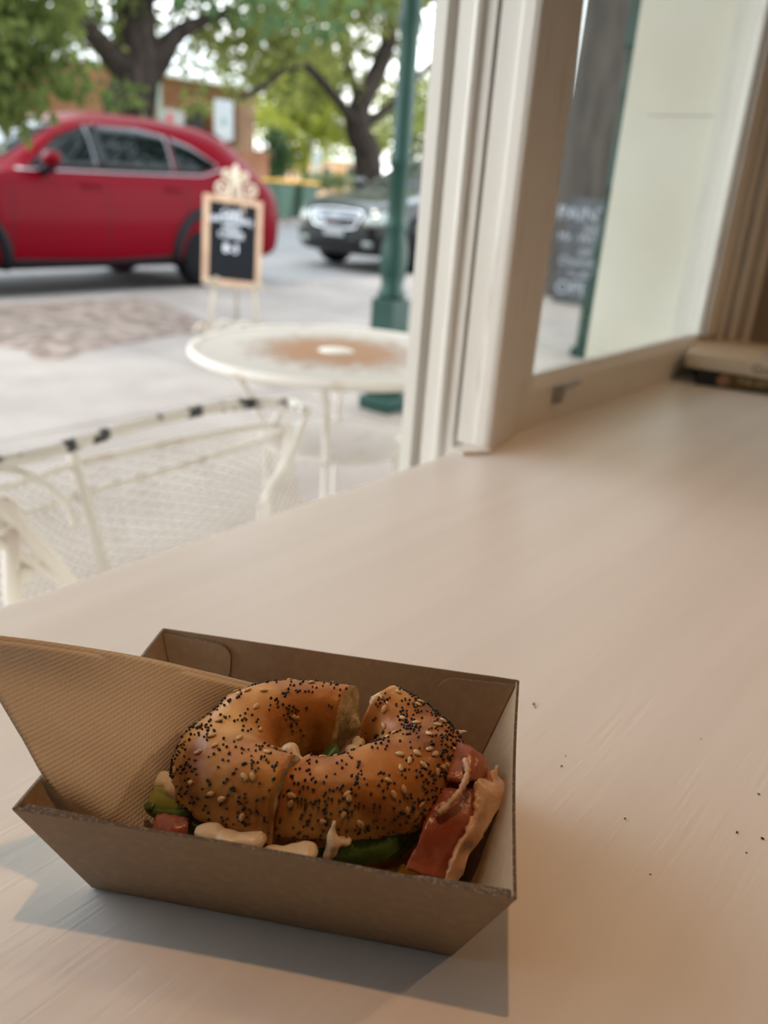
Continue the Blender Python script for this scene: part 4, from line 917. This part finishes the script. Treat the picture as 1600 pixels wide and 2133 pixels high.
for s in (-1, 1):
    obj('side_window', conform(bv, [(0.74, 1.13), (1.00, 1.13), (1.42, 1.135)], [(0.80, 1.17), (1.12, 1.40), (1.42, 1.515)], side(s)), M['cglass'], rc, True)
    obj('side_window', conform(bv, [(1.47, 1.135), (2.00, 1.14), (2.28, 1.15)], [(1.47, 1.52), (1.95, 1.53), (2.28, 1.49)], side(s)), M['cglass'], rc, True)
    obj('side_window', conform(bv, [(2.31, 1.15), (2.60, 1.165), (2.84, 1.23)], [(2.31, 1.485), (2.55, 1.42), (2.86, 1.26)], side(s)), M['cglass'], rc, True)
    obj('window_pillar', conform(bv, [(1.42, 1.135), (1.47, 1.135)], [(1.42, 1.515), (1.47, 1.52)], side(s), 2, 5), M['clad'], rc, True)
    obj('chrome_strip', conform(bv, [(0.62, 1.095), (1.6, 1.112), (2.62, 1.132), (2.88, 1.20)], [(0.62, 1.111), (1.6, 1.126), (2.62, 1.147), (2.91, 1.222)], side(s), 20, 1, 0.010), M['satin'], rc, True)
    obj('sill_cladding', conform(bv, [(0.40, 0.24), (1.4, 0.24), (2.30, 0.24)], [(0.40, 0.355), (1.4, 0.33), (2.30, 0.36)], side(s), 14, 3, 0.014), M['clad'], rc, True)
    for xa in (0.50, 1.46, 2.36):
        obj('door_gap', conform(bv, [(xa, 0.36), (xa + 0.008, 0.36)], [(xa + 0.04, 1.09), (xa + 0.048, 1.09)], side(s), 1, 8, 0.0015, 0.001), M['clad'], rc)
    for xa in (1.22, 2.14): obj('door_handle', conform(bv, [(xa, 0.985), (xa + 0.20, 0.99)], [(xa, 1.015), (xa + 0.20, 1.02)], side(s), 6, 2, 0.03), M['red'], rc, True)
    me = blob([((0.86, s * 1.01, 1.20), (0.085, 0.10, 0.075)), ((0.84, s * 1.08, 1.21), (0.075, 0.07, 0.068))], 0.018)
    mr = link('wing_mirror', me, M['red'], rc, True)
    obj('mirror_foot', T([(0.86, s * 0.88, 1.10), (0.86, s * 0.95, 1.12), (0.86, s * 1.04, 1.14)], [0.05, 0.04, 0.04], 8), M['clad'], mr, True)
    obj('tail_lamp', conform(bv, [(s * 0.45, 0.93), (s * 0.78, 0.95)], [(s * 0.45, 1.0), (s * 0.76, 1.06)], rear, 6, 3), M['redlamp'], rc, True)
    obj('headlamp', conform(bv, [(s * 0.42, 0.70), (s * 0.74, 0.74)], [(s * 0.42, 0.78), (s * 0.72, 0.84)], front, 6, 3), M['lampg'], rc, True)
obj('windscreen', conform(bv, [(0.62, -0.62), (0.60, 0.0), (0.62, 0.62)], [(1.20, -0.52), (1.24, 0.0), (1.20, 0.52)], top, 12, 6), M['cglass'], rc, True)
obj('rear_window', conform(bv, [(3.18, -0.50), (3.20, 0), (3.18, 0.50)], [(3.52, -0.56), (3.54, 0), (3.52, 0.56)], top, 10, 5), M['cglass'], rc, True)
obj('rear_bumper_cladding', conform(bv, [(-0.7, 0.36), (0, 0.36), (0.7, 0.36)], [(-0.72, 0.56), (0, 0.56), (0.72, 0.56)], rear, 12, 3, 0.012), M['clad'], rc, True)
obj('spoiler', conform(bv, [(2.98, -0.55), (2.98, 0.55)], [(3.19, -0.52), (3.19, 0.52)], top, 8, 2, 0.03), M['red'], rc, True)
obj('grille', conform(bv, [(-0.35, 0.48), (0.35, 0.48)], [(-0.42, 0.72), (0.42, 0.72)], front, 8, 4), M['clad'], rc)

# --- dark parked car (nose towards -x)
dc = thing('parked_car', 'dark grey SUV with chrome grille parked behind the green verandah post', 'car', (9.92, 8.28, -0.07))
ST2 = [(-0.92, 0.30, 0.60, 0.72, 0.66, 0.56), (-0.87, 0.24, 0.70, 0.84, 0.80, 0.68), (-0.72, 0.22, 0.82, 0.96, 0.88, 0.74), (-0.40, 0.22, 0.96, 1.03, 0.915, 0.80), (0.10, 0.22, 1.05, 1.09, 0.92, 0.78),
       (0.42, 0.22, 1.08, 1.14, 0.92, 0.74), (0.85, 0.22, 1.09, 1.38, 0.92, 0.68), (1.30, 0.22, 1.10, 1.60, 0.92, 0.66), (1.75, 0.22, 1.11, 1.67, 0.92, 0.66), (2.40, 0.22, 1.12, 1.67, 0.92, 0.65),
       (2.95, 0.22, 1.14, 1.60, 0.91, 0.63), (3.35, 0.26, 1.12, 1.35, 0.88, 0.64), (3.62, 0.32, 0.95, 1.05, 0.80, 0.64), (3.70, 0.40, 0.78, 0.86, 0.68, 0.54)]
body2, bv2 = make_car(dc, ST2, M['gpaint'], (0.0, 2.72), 0.365, 0.92)
obj('windscreen', conform(bv2, [(0.50, -0.66), (0.46, 0.0), (0.50, 0.66)], [(1.16, -0.54), (1.22, 0.0), (1.16, 0.54)], top, 12, 6), M['cglass'], dc, True)
gr = obj('grille', conform(bv2, [(-0.36, 0.60), (0, 0.585), (0.36, 0.60)], [(-0.46, 0.80), (0, 0.83), (0.46, 0.80)], front, 12, 4, 0.004), M['clad'], dc, True)
for k in range(15):
    y = -0.40 + k * 0.80 / 14; h = bv2.ray_cast(Vector((-4, y, 0.70)), Vector((1, 0, 0)))[0]; h2 = bv2.ray_cast(Vector((-4, y, 0.79)), Vector((1, 0, 0)))[0]; h3 = bv2.ray_cast(Vector((-4, y * 0.85, 0.61)), Vector((1, 0, 0)))[0]
    obj('grille_bar', T([h3 - Vector((0.012, 0, 0)), h - Vector((0.012, 0, 0)), h2 - Vector((0.012, 0, 0))], 0.007, 5), M['chrome'], gr)
ol = [(-0.36, 0.595), (0, 0.58), (0.36, 0.595), (0.43, 0.68), (0.47, 0.80), (0.25, 0.825), (0, 0.835), (-0.25, 0.825), (-0.47, 0.80), (-0.43, 0.68)]
q = [bv2.ray_cast(Vector((-4, y, z)), Vector((1, 0, 0)))[0] - Vector((0.012, 0, 0)) for y, z in ol]
obj('grille_surround', T(spline(q, 4, True), 0.016, 7, True), M['chrome'], gr, True)
h = bv2.ray_cast(Vector((-4, 0, 0.73)), Vector((1, 0, 0)))[0]
bm = nb(); tube(bm, [(h.x - 0.03, 0.055 * math.cos(2 * PI * k / 20), 0.735 + 0.045 * math.sin(2 * PI * k / 20)) for k in range(20)], 0.007, 6, True); tube(bm, [(h.x - 0.03, 0.03, 0.765), (h.x - 0.03, 0.0, 0.72), (h.x - 0.03, -0.04, 0.72)], 0.007, 6)
obj('oval_badge', bm, M['chrome'], gr)
for s in (-1, 1):
    obj('headlamp', conform(bv2, [(s * 0.50, 0.64), (s * 0.66, 0.63), (s * 0.84, 0.66)], [(s * 0.52, 0.76), (s * 0.68, 0.80), (s * 0.82, 0.86)], front, 8, 4, 0.008), M['lampg'], dc, True)
    obj('fog_lamp', conform(bv2, [(s * 0.52, 0.36), (s * 0.68, 0.36)], [(s * 0.52, 0.43), (s * 0.68, 0.43)], front, 4, 3, 0.008), M['lampg'], dc, True)
    obj('side_window', conform(bv2, [(0.66, 1.115), (1.0, 1.115), (1.48, 1.12)], [(0.72, 1.15), (1.08, 1.42), (1.48, 1.53)], side(s)), M['cglass'], dc, True)
    obj('side_window', conform(bv2, [(1.54, 1.12), (2.0, 1.125), (2.5, 1.13)], [(1.54, 1.535), (2.0, 1.535), (2.5, 1.50)], side(s)), M['cglass'], dc, True)
    me = blob([((0.76, s * 1.02, 1.19), (0.085, 0.12, 0.08)), ((0.74, s * 1.09, 1.20), (0.075, 0.07, 0.07))], 0.018)
    link('wing_mirror', me, M['gpaint'], dc, True)
    obj('sill_cladding', conform(bv2, [(0.40, 0.24), (1.4, 0.24), (2.30, 0.24)], [(0.40, 0.34), (1.4, 0.33), (2.30, 0.34)], side(s), 14, 3, 0.014), M['clad'], dc, True)
obj('bumper_insert', conform(bv2, [(-0.48, 0.34), (0, 0.34), (0.48, 0.34)], [(-0.48, 0.47), (0, 0.47), (0.48, 0.47)], front, 10, 3, 0.006), M['clad'], dc, True)
h = bv2.ray_cast(Vector((-4, 0, 0.50)), Vector((1, 0, 0)))[0]
npz = obj('number_plate', B(h.x - 0.03, h.x - 0.018, -0.186, 0.186, 0.475, 0.615, bev=0.004), M['signw'], dc)
text('plate_lettering', '10ZXXE', 0.098, M['joint'], npz, basis((h.x - 0.0305, 0, 0.545), (0, -1, 0), (0, 0, 1)))

# ------------------------------------------------------------------ verandah posts
def post(label, x, y, px_w=0.058):
    r = thing('verandah_post', label, 'post', (x, y, 0), math.radians(0), 'green verandah posts')
    w = 0.072
    obj('plinth', B(-0.10, 0.10, -0.10, 0.10, 0.0, 0.075, bev=0.012), M['green'], r)
    obj('square_base', B(-w, w, -w, w, 0.0751, 0.58, bev=0.006), M['green'], r)
    prof = [(0.070, 0.5801), (0.074, 0.60), (0.066, 0.62), (0.055, 0.64), (0.064, 0.70), (0.070, 0.76), (0.066, 0.83), (0.050, 0.90), (0.058, 0.92), (0.058, 0.94), (0.046, 0.955), (0.0475, 0.98), (0.047, 1.2), (0.058, 1.215), (0.058, 1.235), (0.046, 1.25), (0.046, 1.75), (0.055, 1.80), (0.060, 1.83), (0.050, 1.86), (0.047, 1.95), (0.055, 2.02), (0.062, 2.05), (0.055, 2.08)]
    obj('turned_shaft', L(prof, 20), M['green'], r, True)
    obj('square_top', B(-0.062, 0.062, -0.062, 0.062, 2.0801, 2.66, bev=0.006), M['green'], r)
p = atz(802, 858, 0.0)
post('dark green turned verandah post beside the round white table', p.x + 0.05, p.y + 0.05)
post('green verandah post glimpsed through the right pane beside the cream pier', 5.86, 2.72)

vr = thing('verandah_roof', 'verandah roof carried by the green posts above the footpath', 'verandah'); vr['kind'] = 'structure'
bm = nb(); prism(bm, [(0.70, 3.25), (3.05, 2.80), (3.05, 2.78), (0.70, 3.23)], -6, 14)
bmesh.ops.transform(bm, matrix=Matrix(((0, 0, 1, 0), (1, 0, 0, 0), (0, 1, 0, 0), (0, 0, 0, 1))), verts=bm.verts[:])
obj('roof_sheet', bm, M['masonry'], vr)
obj('front_beam', B(-6, 14, 2.61, 2.73, 2.66, 2.80), M['green'], vr)
for k in range(9): obj('rafter', T([(-5.5 + k * 2.4, 0.70, 3.17), (-5.5 + k * 2.4, 3.0, 2.73)], 0.035, 6), M['green'], vr)

# chalk board against the big tree, seen through the right pane
cb = thing('chalkboard_sign', 'slate grey chalkboard with chalk writing and OPEN below, through the right pane', 'sign')
A_ = atz(1150, 628, 0.02); B_ = atz(1262, 640, 0.02)
d = Vector((B_.x - A_.x, B_.y - A_.y, 0)); wd = d.length; ux = d.normalized(); bk = Vector((-ux.y, ux.x, 0))
if bk.dot(Vector((A_.x, A_.y, 0))) < 0: bk = -bk
up = (Vector((0, 0, 1)) + bk * 0.16).normalized(); hh = 1.12
mtx = basis(A_, ux, up)
bd = obj('board', B(0, wd, 0, hh, -0.015, 0.0), M['chalkboard'], cb); bd.matrix_local = mtx
bk2 = obj('back_leg_board', B(0, wd, 0, hh, -0.012, 0.0), M['dark'], cb); up2 = (Vector((0, 0, 1)) - bk * 0.16).normalized(); bk2.matrix_local = basis(A_ + bk * (0.34 * hh), ux, up2)
for y_, s_, tx, dx in ((0.95, 0.20, 'PAINTED', 0.52), (0.80, 0.10, 'SHOE', 0.58), (0.70, 0.13, 'Mr. WOOLF', 0.5), (0.55, 0.10, 'GIFT', 0.5), (0.45, 0.13, 'Chocolates', 0.5), (0.31, 0.10, 'Truffles', 0.45), (0.16, 0.20, 'OPEN', 0.45)):
    text('chalk_lettering', tx, s_, M['chalk'], cb, mtx @ Matrix.Translation((wd * dx, y_, 0.002)), 'CENTER', 0.001)

# ------------------------------------------------------------------ easel with letter board
E0 = atz(432, 700, 0.0); E1 = atz(536, 697, 0.0)
ec = (E0 + E1) / 2; ex = (E1 - E0); ew = ex.length; ex.normalize(); ey = Vector((-ex.y, ex.x, 0))
if ey.dot(ec) < 0: ey = -ey
D = ec.length
ez = Vector((0, 0, 1))
def EP(px, py, back=0.0):
    """pixel -> point on the upright plane of the easel, pushed back by 'back'"""
    n = ey; o_e = ec + ey * back; dd = Vector(ray(px, py)); t_ = (o_e - Vector(CP)).dot(n) / dd.dot(n); return Vector(CP) + dd * t_
es = thing('display_easel', 'cream scrolled wrought iron easel standing on the footpath', 'easel')
lean = 0.10
obj('leg', T([EP(434, 700), EP(447, 590, 0.05), EP(470, 430, .12), EP(489, 352, .14)], 0.013), M['creamiron'], es, True)
obj('leg', T([EP(538, 697), EP(528, 600, 0.05), EP(505, 430, .12), EP(493, 352, .14)], 0.013), M['creamiron'], es, True)
bl = EP(494, 640, 0.75); bl.z = 0
obj('back_leg', T([bl, EP(492, 420, .16)], 0.011), M['creamiron'], es, True)
def spiral(c, r, turns, a0, dirn, u, v, n=26, rend=0.25):
    return [c + (u * math.cos(a0 + dirn * 2 * PI * turns * k / n) + v * math.sin(a0 + dirn * 2 * PI * turns * k / n)) * (r * (1 - (1 - rend) * k / n)) for k in range(n + 1)]
for s, cx_, cy_, r, a in ((1, 463, 391, .050, -PI / 2), (-1, 522, 397, .050, -PI / 2), (1, 473, 362, .034, -PI / 2), (-1, 508, 368, .034, -PI / 2)):
    pts = spiral(EP(cx_, cy_, .13), r, 1.4, a, -s, ex, ez)
    obj('scroll', T([EP(492, 405 if r > .04 else 385, .13)] + pts, 0.010, 6), M['creamiron'], es, True)
obj('finial', T([EP(491, 412, .13), EP(491, 380, .13), EP(491, 352, .14), EP(491, 342, .14)], [0.022, 0.018, 0.024, 0.006]), M['creamiron'], es, True)
obj('scroll_crossbar', T(spline([EP(405, 690), EP(418, 675), EP(434, 695), EP(458, 672), EP(478, 672), EP(487, 690), EP(497, 675), EP(514, 672), EP(530, 690), EP(548, 678), EP(562, 690)], 5), 0.012, 6), M['creamiron'], es, True)
for px, py in ((440, 585), (532, 598)):
    for s in (-1, 1): obj('ledge_scroll', T(spiral(EP(px + s * 9, py, 0.0), .030, 1.3, 0, s, ex, ez, 18), 0.006, 5), M['creamiron'], es, True)
obj('ledge_bar', T([EP(432, 592, .02), EP(540, 602, .02)], 0.010), M['creamiron'], es)
lb = thing('letter_board', 'black letter board in a pale pine frame resting on the easel', 'sign')
b00, b10, b11, b01 = EP(421, 590, .02), EP(541, 602, .02), EP(549, 418, .12), EP(427, 407, .12)
bxv = (b10 - b00).normalized(); byv = ((b01 - b00) + (b11 - b10)).normalized(); bw = (b10 - b00).length; bh = ((b01 - b00).length + (b11 - b10).length) / 2
bm_ = basis(b00, bxv, byv)
fwid = 0.042
for (xa, xb, ya, yb) in ((0, fwid, 0, bh), (bw - fwid, bw, 0, bh), (fwid, bw - fwid, 0, fwid), (fwid, bw - fwid, bh - fwid, bh)):
    o = obj('frame_strip', B(xa, xb, ya, yb, -0.012, 0.012, bev=0.002), M['oak'], lb); o.matrix_local = bm_
o = obj('felt_panel', B(fwid - .003, bw - fwid + .003, fwid - .003, bh - fwid + .003, -0.008, 0.002), M['black'], lb); o.matrix_local = bm_
for fy, s_, tx in ((0.815, 0.066, 'CAFE'), (0.745, 0.056, '(ARTISANAL)'), (0.66, 0.046, 'FRESH'), (0.575, 0.056, 'COFFEE'), (0.425, 0.090, '8-3')):
    o = text('letters', tx, s_, M['white'], lb, bm_ @ Matrix.Translation((bw * 0.47, bh * fy, 0.004)), 'CENTER', 0.002)

# ------------------------------------------------------------------ round iron table
tb = thing('round_garden_table', 'round white painted iron garden table with a rusty middle', 'table', (1.69, 1.53, 0), 0)
rustm = bpy.data.materials.new('rusty_white_paint'); rustm.use_nodes = True; t = rustm.node_tree; b = t.nodes['Principled BSDF']; b.inputs['Roughness'].default_value = 0.6
c = t.nodes.new('ShaderNodeTexCoord'); ln_ = t.nodes.new('ShaderNodeVectorMath'); ln_.operation = 'LENGTH'; mpp = t.nodes.new('ShaderNodeMapping'); mpp.inputs['Scale'].default_value = (1, 1, 0)
n = t.nodes.new('ShaderNodeTexNoise'); n.inputs['Scale'].default_value = 22; n.inputs['Detail'].default_value = 8
t.links.new(c.outputs['Object'], mpp.inputs[0]); t.links.new(mpp.outputs[0], ln_.inputs[0]); t.links.new(c.outputs['Object'], n.inputs['Vector'])
def mn(op, a, bq, cq=None):
    k = t.nodes.new('ShaderNodeMath'); k.operation = op
    for i, v in enumerate((a, bq)):
        if isinstance(v, (int, float)): k.inputs[i].default_value = v
        else: t.links.new(v, k.inputs[i])
    return k.outputs[0]
val = mn('SUBTRACT', mn('MULTIPLY_ADD', n.outputs['Fac'], 1.1), mn('MULTIPLY', ln_.outputs['Value'], 3.9)); 
r = t.nodes.new('ShaderNodeValToRGB'); r.color_ramp.elements[0].position = -0.0; r.color_ramp.elements[0].color = (0.56, 0.50, 0.44, 1)
r.color_ramp.elements[1].position = 0.52; r.color_ramp.elements[1].color = (0.36, 0.17, 0.07, 1); e_ = r.color_ramp.elements.new(0.22); e_.color = (0.40, 0.31, 0.24, 1)
t.links.new(val, r.inputs[0]); t.links.new(r.outputs[0], b.inputs['Base Color'])
tz = 0.68
obj('table_top', L([(0.02, tz - 0.006), (0.385, tz - 0.006), (0.385, tz), (0.30, tz + 0.0008), (0.16, tz + 0.0008), (0.02, tz + 0.0012)], 48), rustm, tb)
obj('rim', T([(0.392 * math.cos(2 * PI * k / 48), 0.392 * math.sin(2 * PI * k / 48), tz - 0.006) for k in range(48)], 0.013, 8, True), M['wiron'], tb, True)
obj('hub_cap', L([(0.05, tz + 0.0005), (0.05, tz + 0.003), (0.02, tz + 0.006)], 24), M['wiron'], tb, True)
obj('lower_shelf', L([(0.01, 0.415), (0.205, 0.415), (0.212, 0.425), (0.205, 0.430), (0.01, 0.422)], 36), M['wiron'], tb)
for k in range(4):
    a = math.radians(58 + 90 * k + 70); ca, sa = math.cos(a), math.sin(a)
    obj('leg', T(spline([(0.34 * ca, 0.34 * sa, tz - 0.01), (0.25 * ca, 0.25 * sa, 0.55), (0.195 * ca, 0.195 * sa, 0.42), (0.19 * ca, 0.19 * sa, 0.25), (0.24 * ca, 0.24 * sa, 0.006)], 4), 0.010, 7), M['wiron'], tb, True)

# ------------------------------------------------------------------ wire-mesh garden chairs
def wire_patch(grid, nu, nv, w, name, parent):
    """diamond wire netting over a smooth patch"""
    rows = [spline(r, nu) for r in grid]; cols = [spline([r[j] for r in rows], nv) for j in range(len(rows[0]))]
    nc, nr = len(cols), len(cols[0]); bm = nb()
    V = [[bm.verts.new(cols[j][i]) for j in range(nc)] for i in range(nr)]
    C_ = [[None] * (nc - 1) for _ in range(nr - 1)]
    for i in range(nr - 1):
        for j in range(nc - 1): C_[i][j] = bm.verts.new((V[i][j].co + V[i + 1][j].co + V[i][j + 1].co + V[i + 1][j + 1].co) / 4)
    for i in range(nr - 1):
        for j in range(nc - 1):
            c = C_[i][j]
            if j + 1 < nc - 1: bm.faces.new((c, V[i][j + 1], C_[i][j + 1], V[i + 1][j + 1]))
            if i + 1 < nr - 1: bm.faces.new((c, V[i + 1][j], C_[i + 1][j], V[i + 1][j + 1]))
    loose = [v for v in bm.verts if not v.link_faces]
    bmesh.ops.delete(bm, geom=loose, context='VERTS')
    o = obj(name, bm, M['wiron'], parent, kind='stuff')
    wf_ = o.modifiers.new('w', 'WIREFRAME'); wf_.thickness = w; wf_.use_even_offset = False; applied(o)
    return o
hz1, hz2, hz3 = 0.715, 0.655, 0.605
bc = thing('mesh_garden_bench', 'white wrought iron wire mesh bench with a chipped top rail below the window', 'bench')
top_px = [(-140, 985), (-60, 975), (0, 962), (75, 948), (150, 927), (300, 881), (460, 848), (560, 838), (612, 843), (636, 858)]
R1 = [atz(x, y, hz1) for x, y in top_px]
R1s = spline(R1, 6)
obj('top_rail', T(R1s, 0.011, 8), M['chip'], bc, True)
mid_px = [(-60, 1085), (20, 1052), (165, 962), (360, 920), (560, 884), (606, 886), (620, 895)]
def dz(p, z): return Vector((p.x, p.y, z))
yy = R1[4].y
# the back panel: hoops one below the other
def hoop(z, px): return [atz(x, y, z) for x, y in px]
H2 = hoop(hz2, [(-130, 1045), (-20, 1020), (60, 1000), (165, 964), (360, 920), (500, 893), (570, 884), (605, 888)])
obj('middle_rail', T(spline(H2, 5), 0.007, 7), M['wiron'], bc, True)
H3 = hoop(hz3, [(-110, 1110), (0, 1085), (80, 1062), (170, 1030), (360, 975), (500, 932), (570, 908), (608, 894)])
obj('lower_rail', T(spline(H3, 5), 0.006, 7), M['wiron'], bc, True)
zs = 0.42
def below(p, z, sh): return Vector((p.x - 0.10 * sh, p.y - 0.10 * sh, z))
H4 = [Vector((p.x, p.y - 0.03, 0.50)) for p in H3]; H5 = [Vector((p.x, p.y - 0.08, zs)) for p in H3]
for a in (H4, H5):
    a[-1] = a[-1] + Vector((-0.05, -0.05, 0)); a[-2] = a[-2] + Vector((-0.03, -0.02, 0))
wire_patch([H2, H3], 4, 3, 0.0036, 'upper_netting', bc)
wire_patch([H3, H4, H5], 4, 6, 0.0052, 'back_netting', bc)
H6 = [Vector((p.x, 0.80, zs - 0.01)) for p in H5]
wire_patch([H5, H6], 6, 14, 0.0040, 'seat_netting', bc)
obj('seat_rail', T(spline(H6, 5), 0.009, 7), M['wiron'], bc, True)
obj('upright', T([R1[4], H2[3] + Vector((-0.008, 0, 0)), H5[3]], 0.010, 8), M['wiron'], bc, True)
obj('upright', T([atz(588, 846, hz1), H2[6]], 0.007, 7), M['wiron'], bc, True)
armf = aty(556, 1046, 1.06)
obj('arm_rail', T(spline([R1[-1], atz(632, 880, 0.69), aty(600, 960, 1.03), armf, Vector((armf.x - 0.02, 0.98, 0.40))], 5), 0.007, 8), M['wiron'], bc, True)
obj('arm_rail_inner', T(spline([H2[-1], aty(590, 960, 1.08), aty(540, 1062, 1.08)], 5), 0.006, 7), M['wiron'], bc, True)
arc = [aty(-40, 975, 1.02), aty(0, 976, 1.02), aty(50, 985, 1.02), aty(100, 1012, 1.02), aty(140, 1052, 1.02), aty(156, 1095, 1.02)]
obj('decorative_arc', T(spline(arc, 5), 0.006, 7), M['wiron'], bc, True)
for px_, y_ in ((R1[4].x + 0.04, H5[3].y), (armf.x - 0.02, 0.98), (R1[0].x, H5[0].y), (R1[4].x, 0.80)):
    obj('leg', T([(px_, y_, 0.41), (px_, y_, 0.004)], 0.011, 8), M['wiron'], bc, True)
# second chair: its scrolled arm and legs at the lower left
c2 = thing('scroll_arm_chair', 'white wrought iron chair with a thick scrolled arm at the lower left of the window', 'chair')
Yc = 0.90
def Q(px, py, y=Yc): return aty(px, py, y)
obj('arm', T(spline([Q(-120, 1000), Q(-40, 1035), Q(8, 1062), Q(60, 1118), Q(100, 1160), Q(142, 1214), Q(190, 1275)], 5), 0.011, 9), M['wiron'], c2, True)
obj('arm_scroll', T(spiral(Q(2, 1078), 0.020, 1.3, PI / 2, -1, Vector((1, 0, 0)), Vector((0, 0, 1)), 20), 0.008, 7), M['wiron'], c2, True)
obj('lower_brace', T(spline([Q(-60, 1108), Q(0, 1130), Q(60, 1170), Q(135, 1216), Q(190, 1262)], 5), 0.007, 7), M['wiron'], c2, True)
obj('arm_curl', T(spline([Q(78, 1128), Q(76, 1150), Q(58, 1168), Q(66, 1176), Q(80, 1160), Q(84, 1140)], 4), 0.006, 7), M['wiron'], c2, True)
l1 = Q(22, 1100); l2 = Q(56, 1180)
obj('leg', T([l1, Q(24, 1240), (Q(24, 1240).x, Yc, 0.004)], 0.011, 8), M['wiron'], c2, True)
obj('leg', T(spline([l2, Q(44, 1215), Q(34, 1255), (Q(20, 1240).x, Yc + 0.02, 0.004)], 4), 0.010, 8), M['wiron'], c2, True)
sx0 = l1.x - 0.45
obj('seat_frame', T([(l1.x + 0.05, Yc, 0.44), (l1.x + 0.05, Yc - 0.16, 0.44), (sx0, Yc - 0.16, 0.44), (sx0, Yc, 0.44)], 0.009, 7, True), M['wiron'], c2)
wire_patch([[Vector((sx0, Yc, 0.44)), Vector((l1.x + 0.05, Yc, 0.44))], [Vector((sx0, Yc - 0.16, 0.44)), Vector((l1.x + 0.05, Yc - 0.16, 0.44))]], 18, 10, 0.003, 'seat_netting', c2)
for x_ in (sx0, ): 
    for y_ in (Yc, Yc - 0.16): obj('leg', T([(x_, y_, 0.43), (x_, y_, 0.004)], 0.010, 8), M['wiron'], c2, True)
obj('leg', T([(l1.x + 0.05, Yc - 0.16, 0.43), (l1.x + 0.05, Yc - 0.16, 0.004)], 0.010, 8), M['wiron'], c2, True)
obj('back_hoop', T(spline([(sx0, Yc, 0.44), (sx0 - 0.05, Yc - 0.01, 0.8), (sx0 - 0.06, Yc - 0.08, 0.88), (sx0 - 0.05, Yc - 0.15, 0.8), (sx0, Yc - 0.16, 0.44)], 6), 0.010, 8), M['wiron'], c2, True)
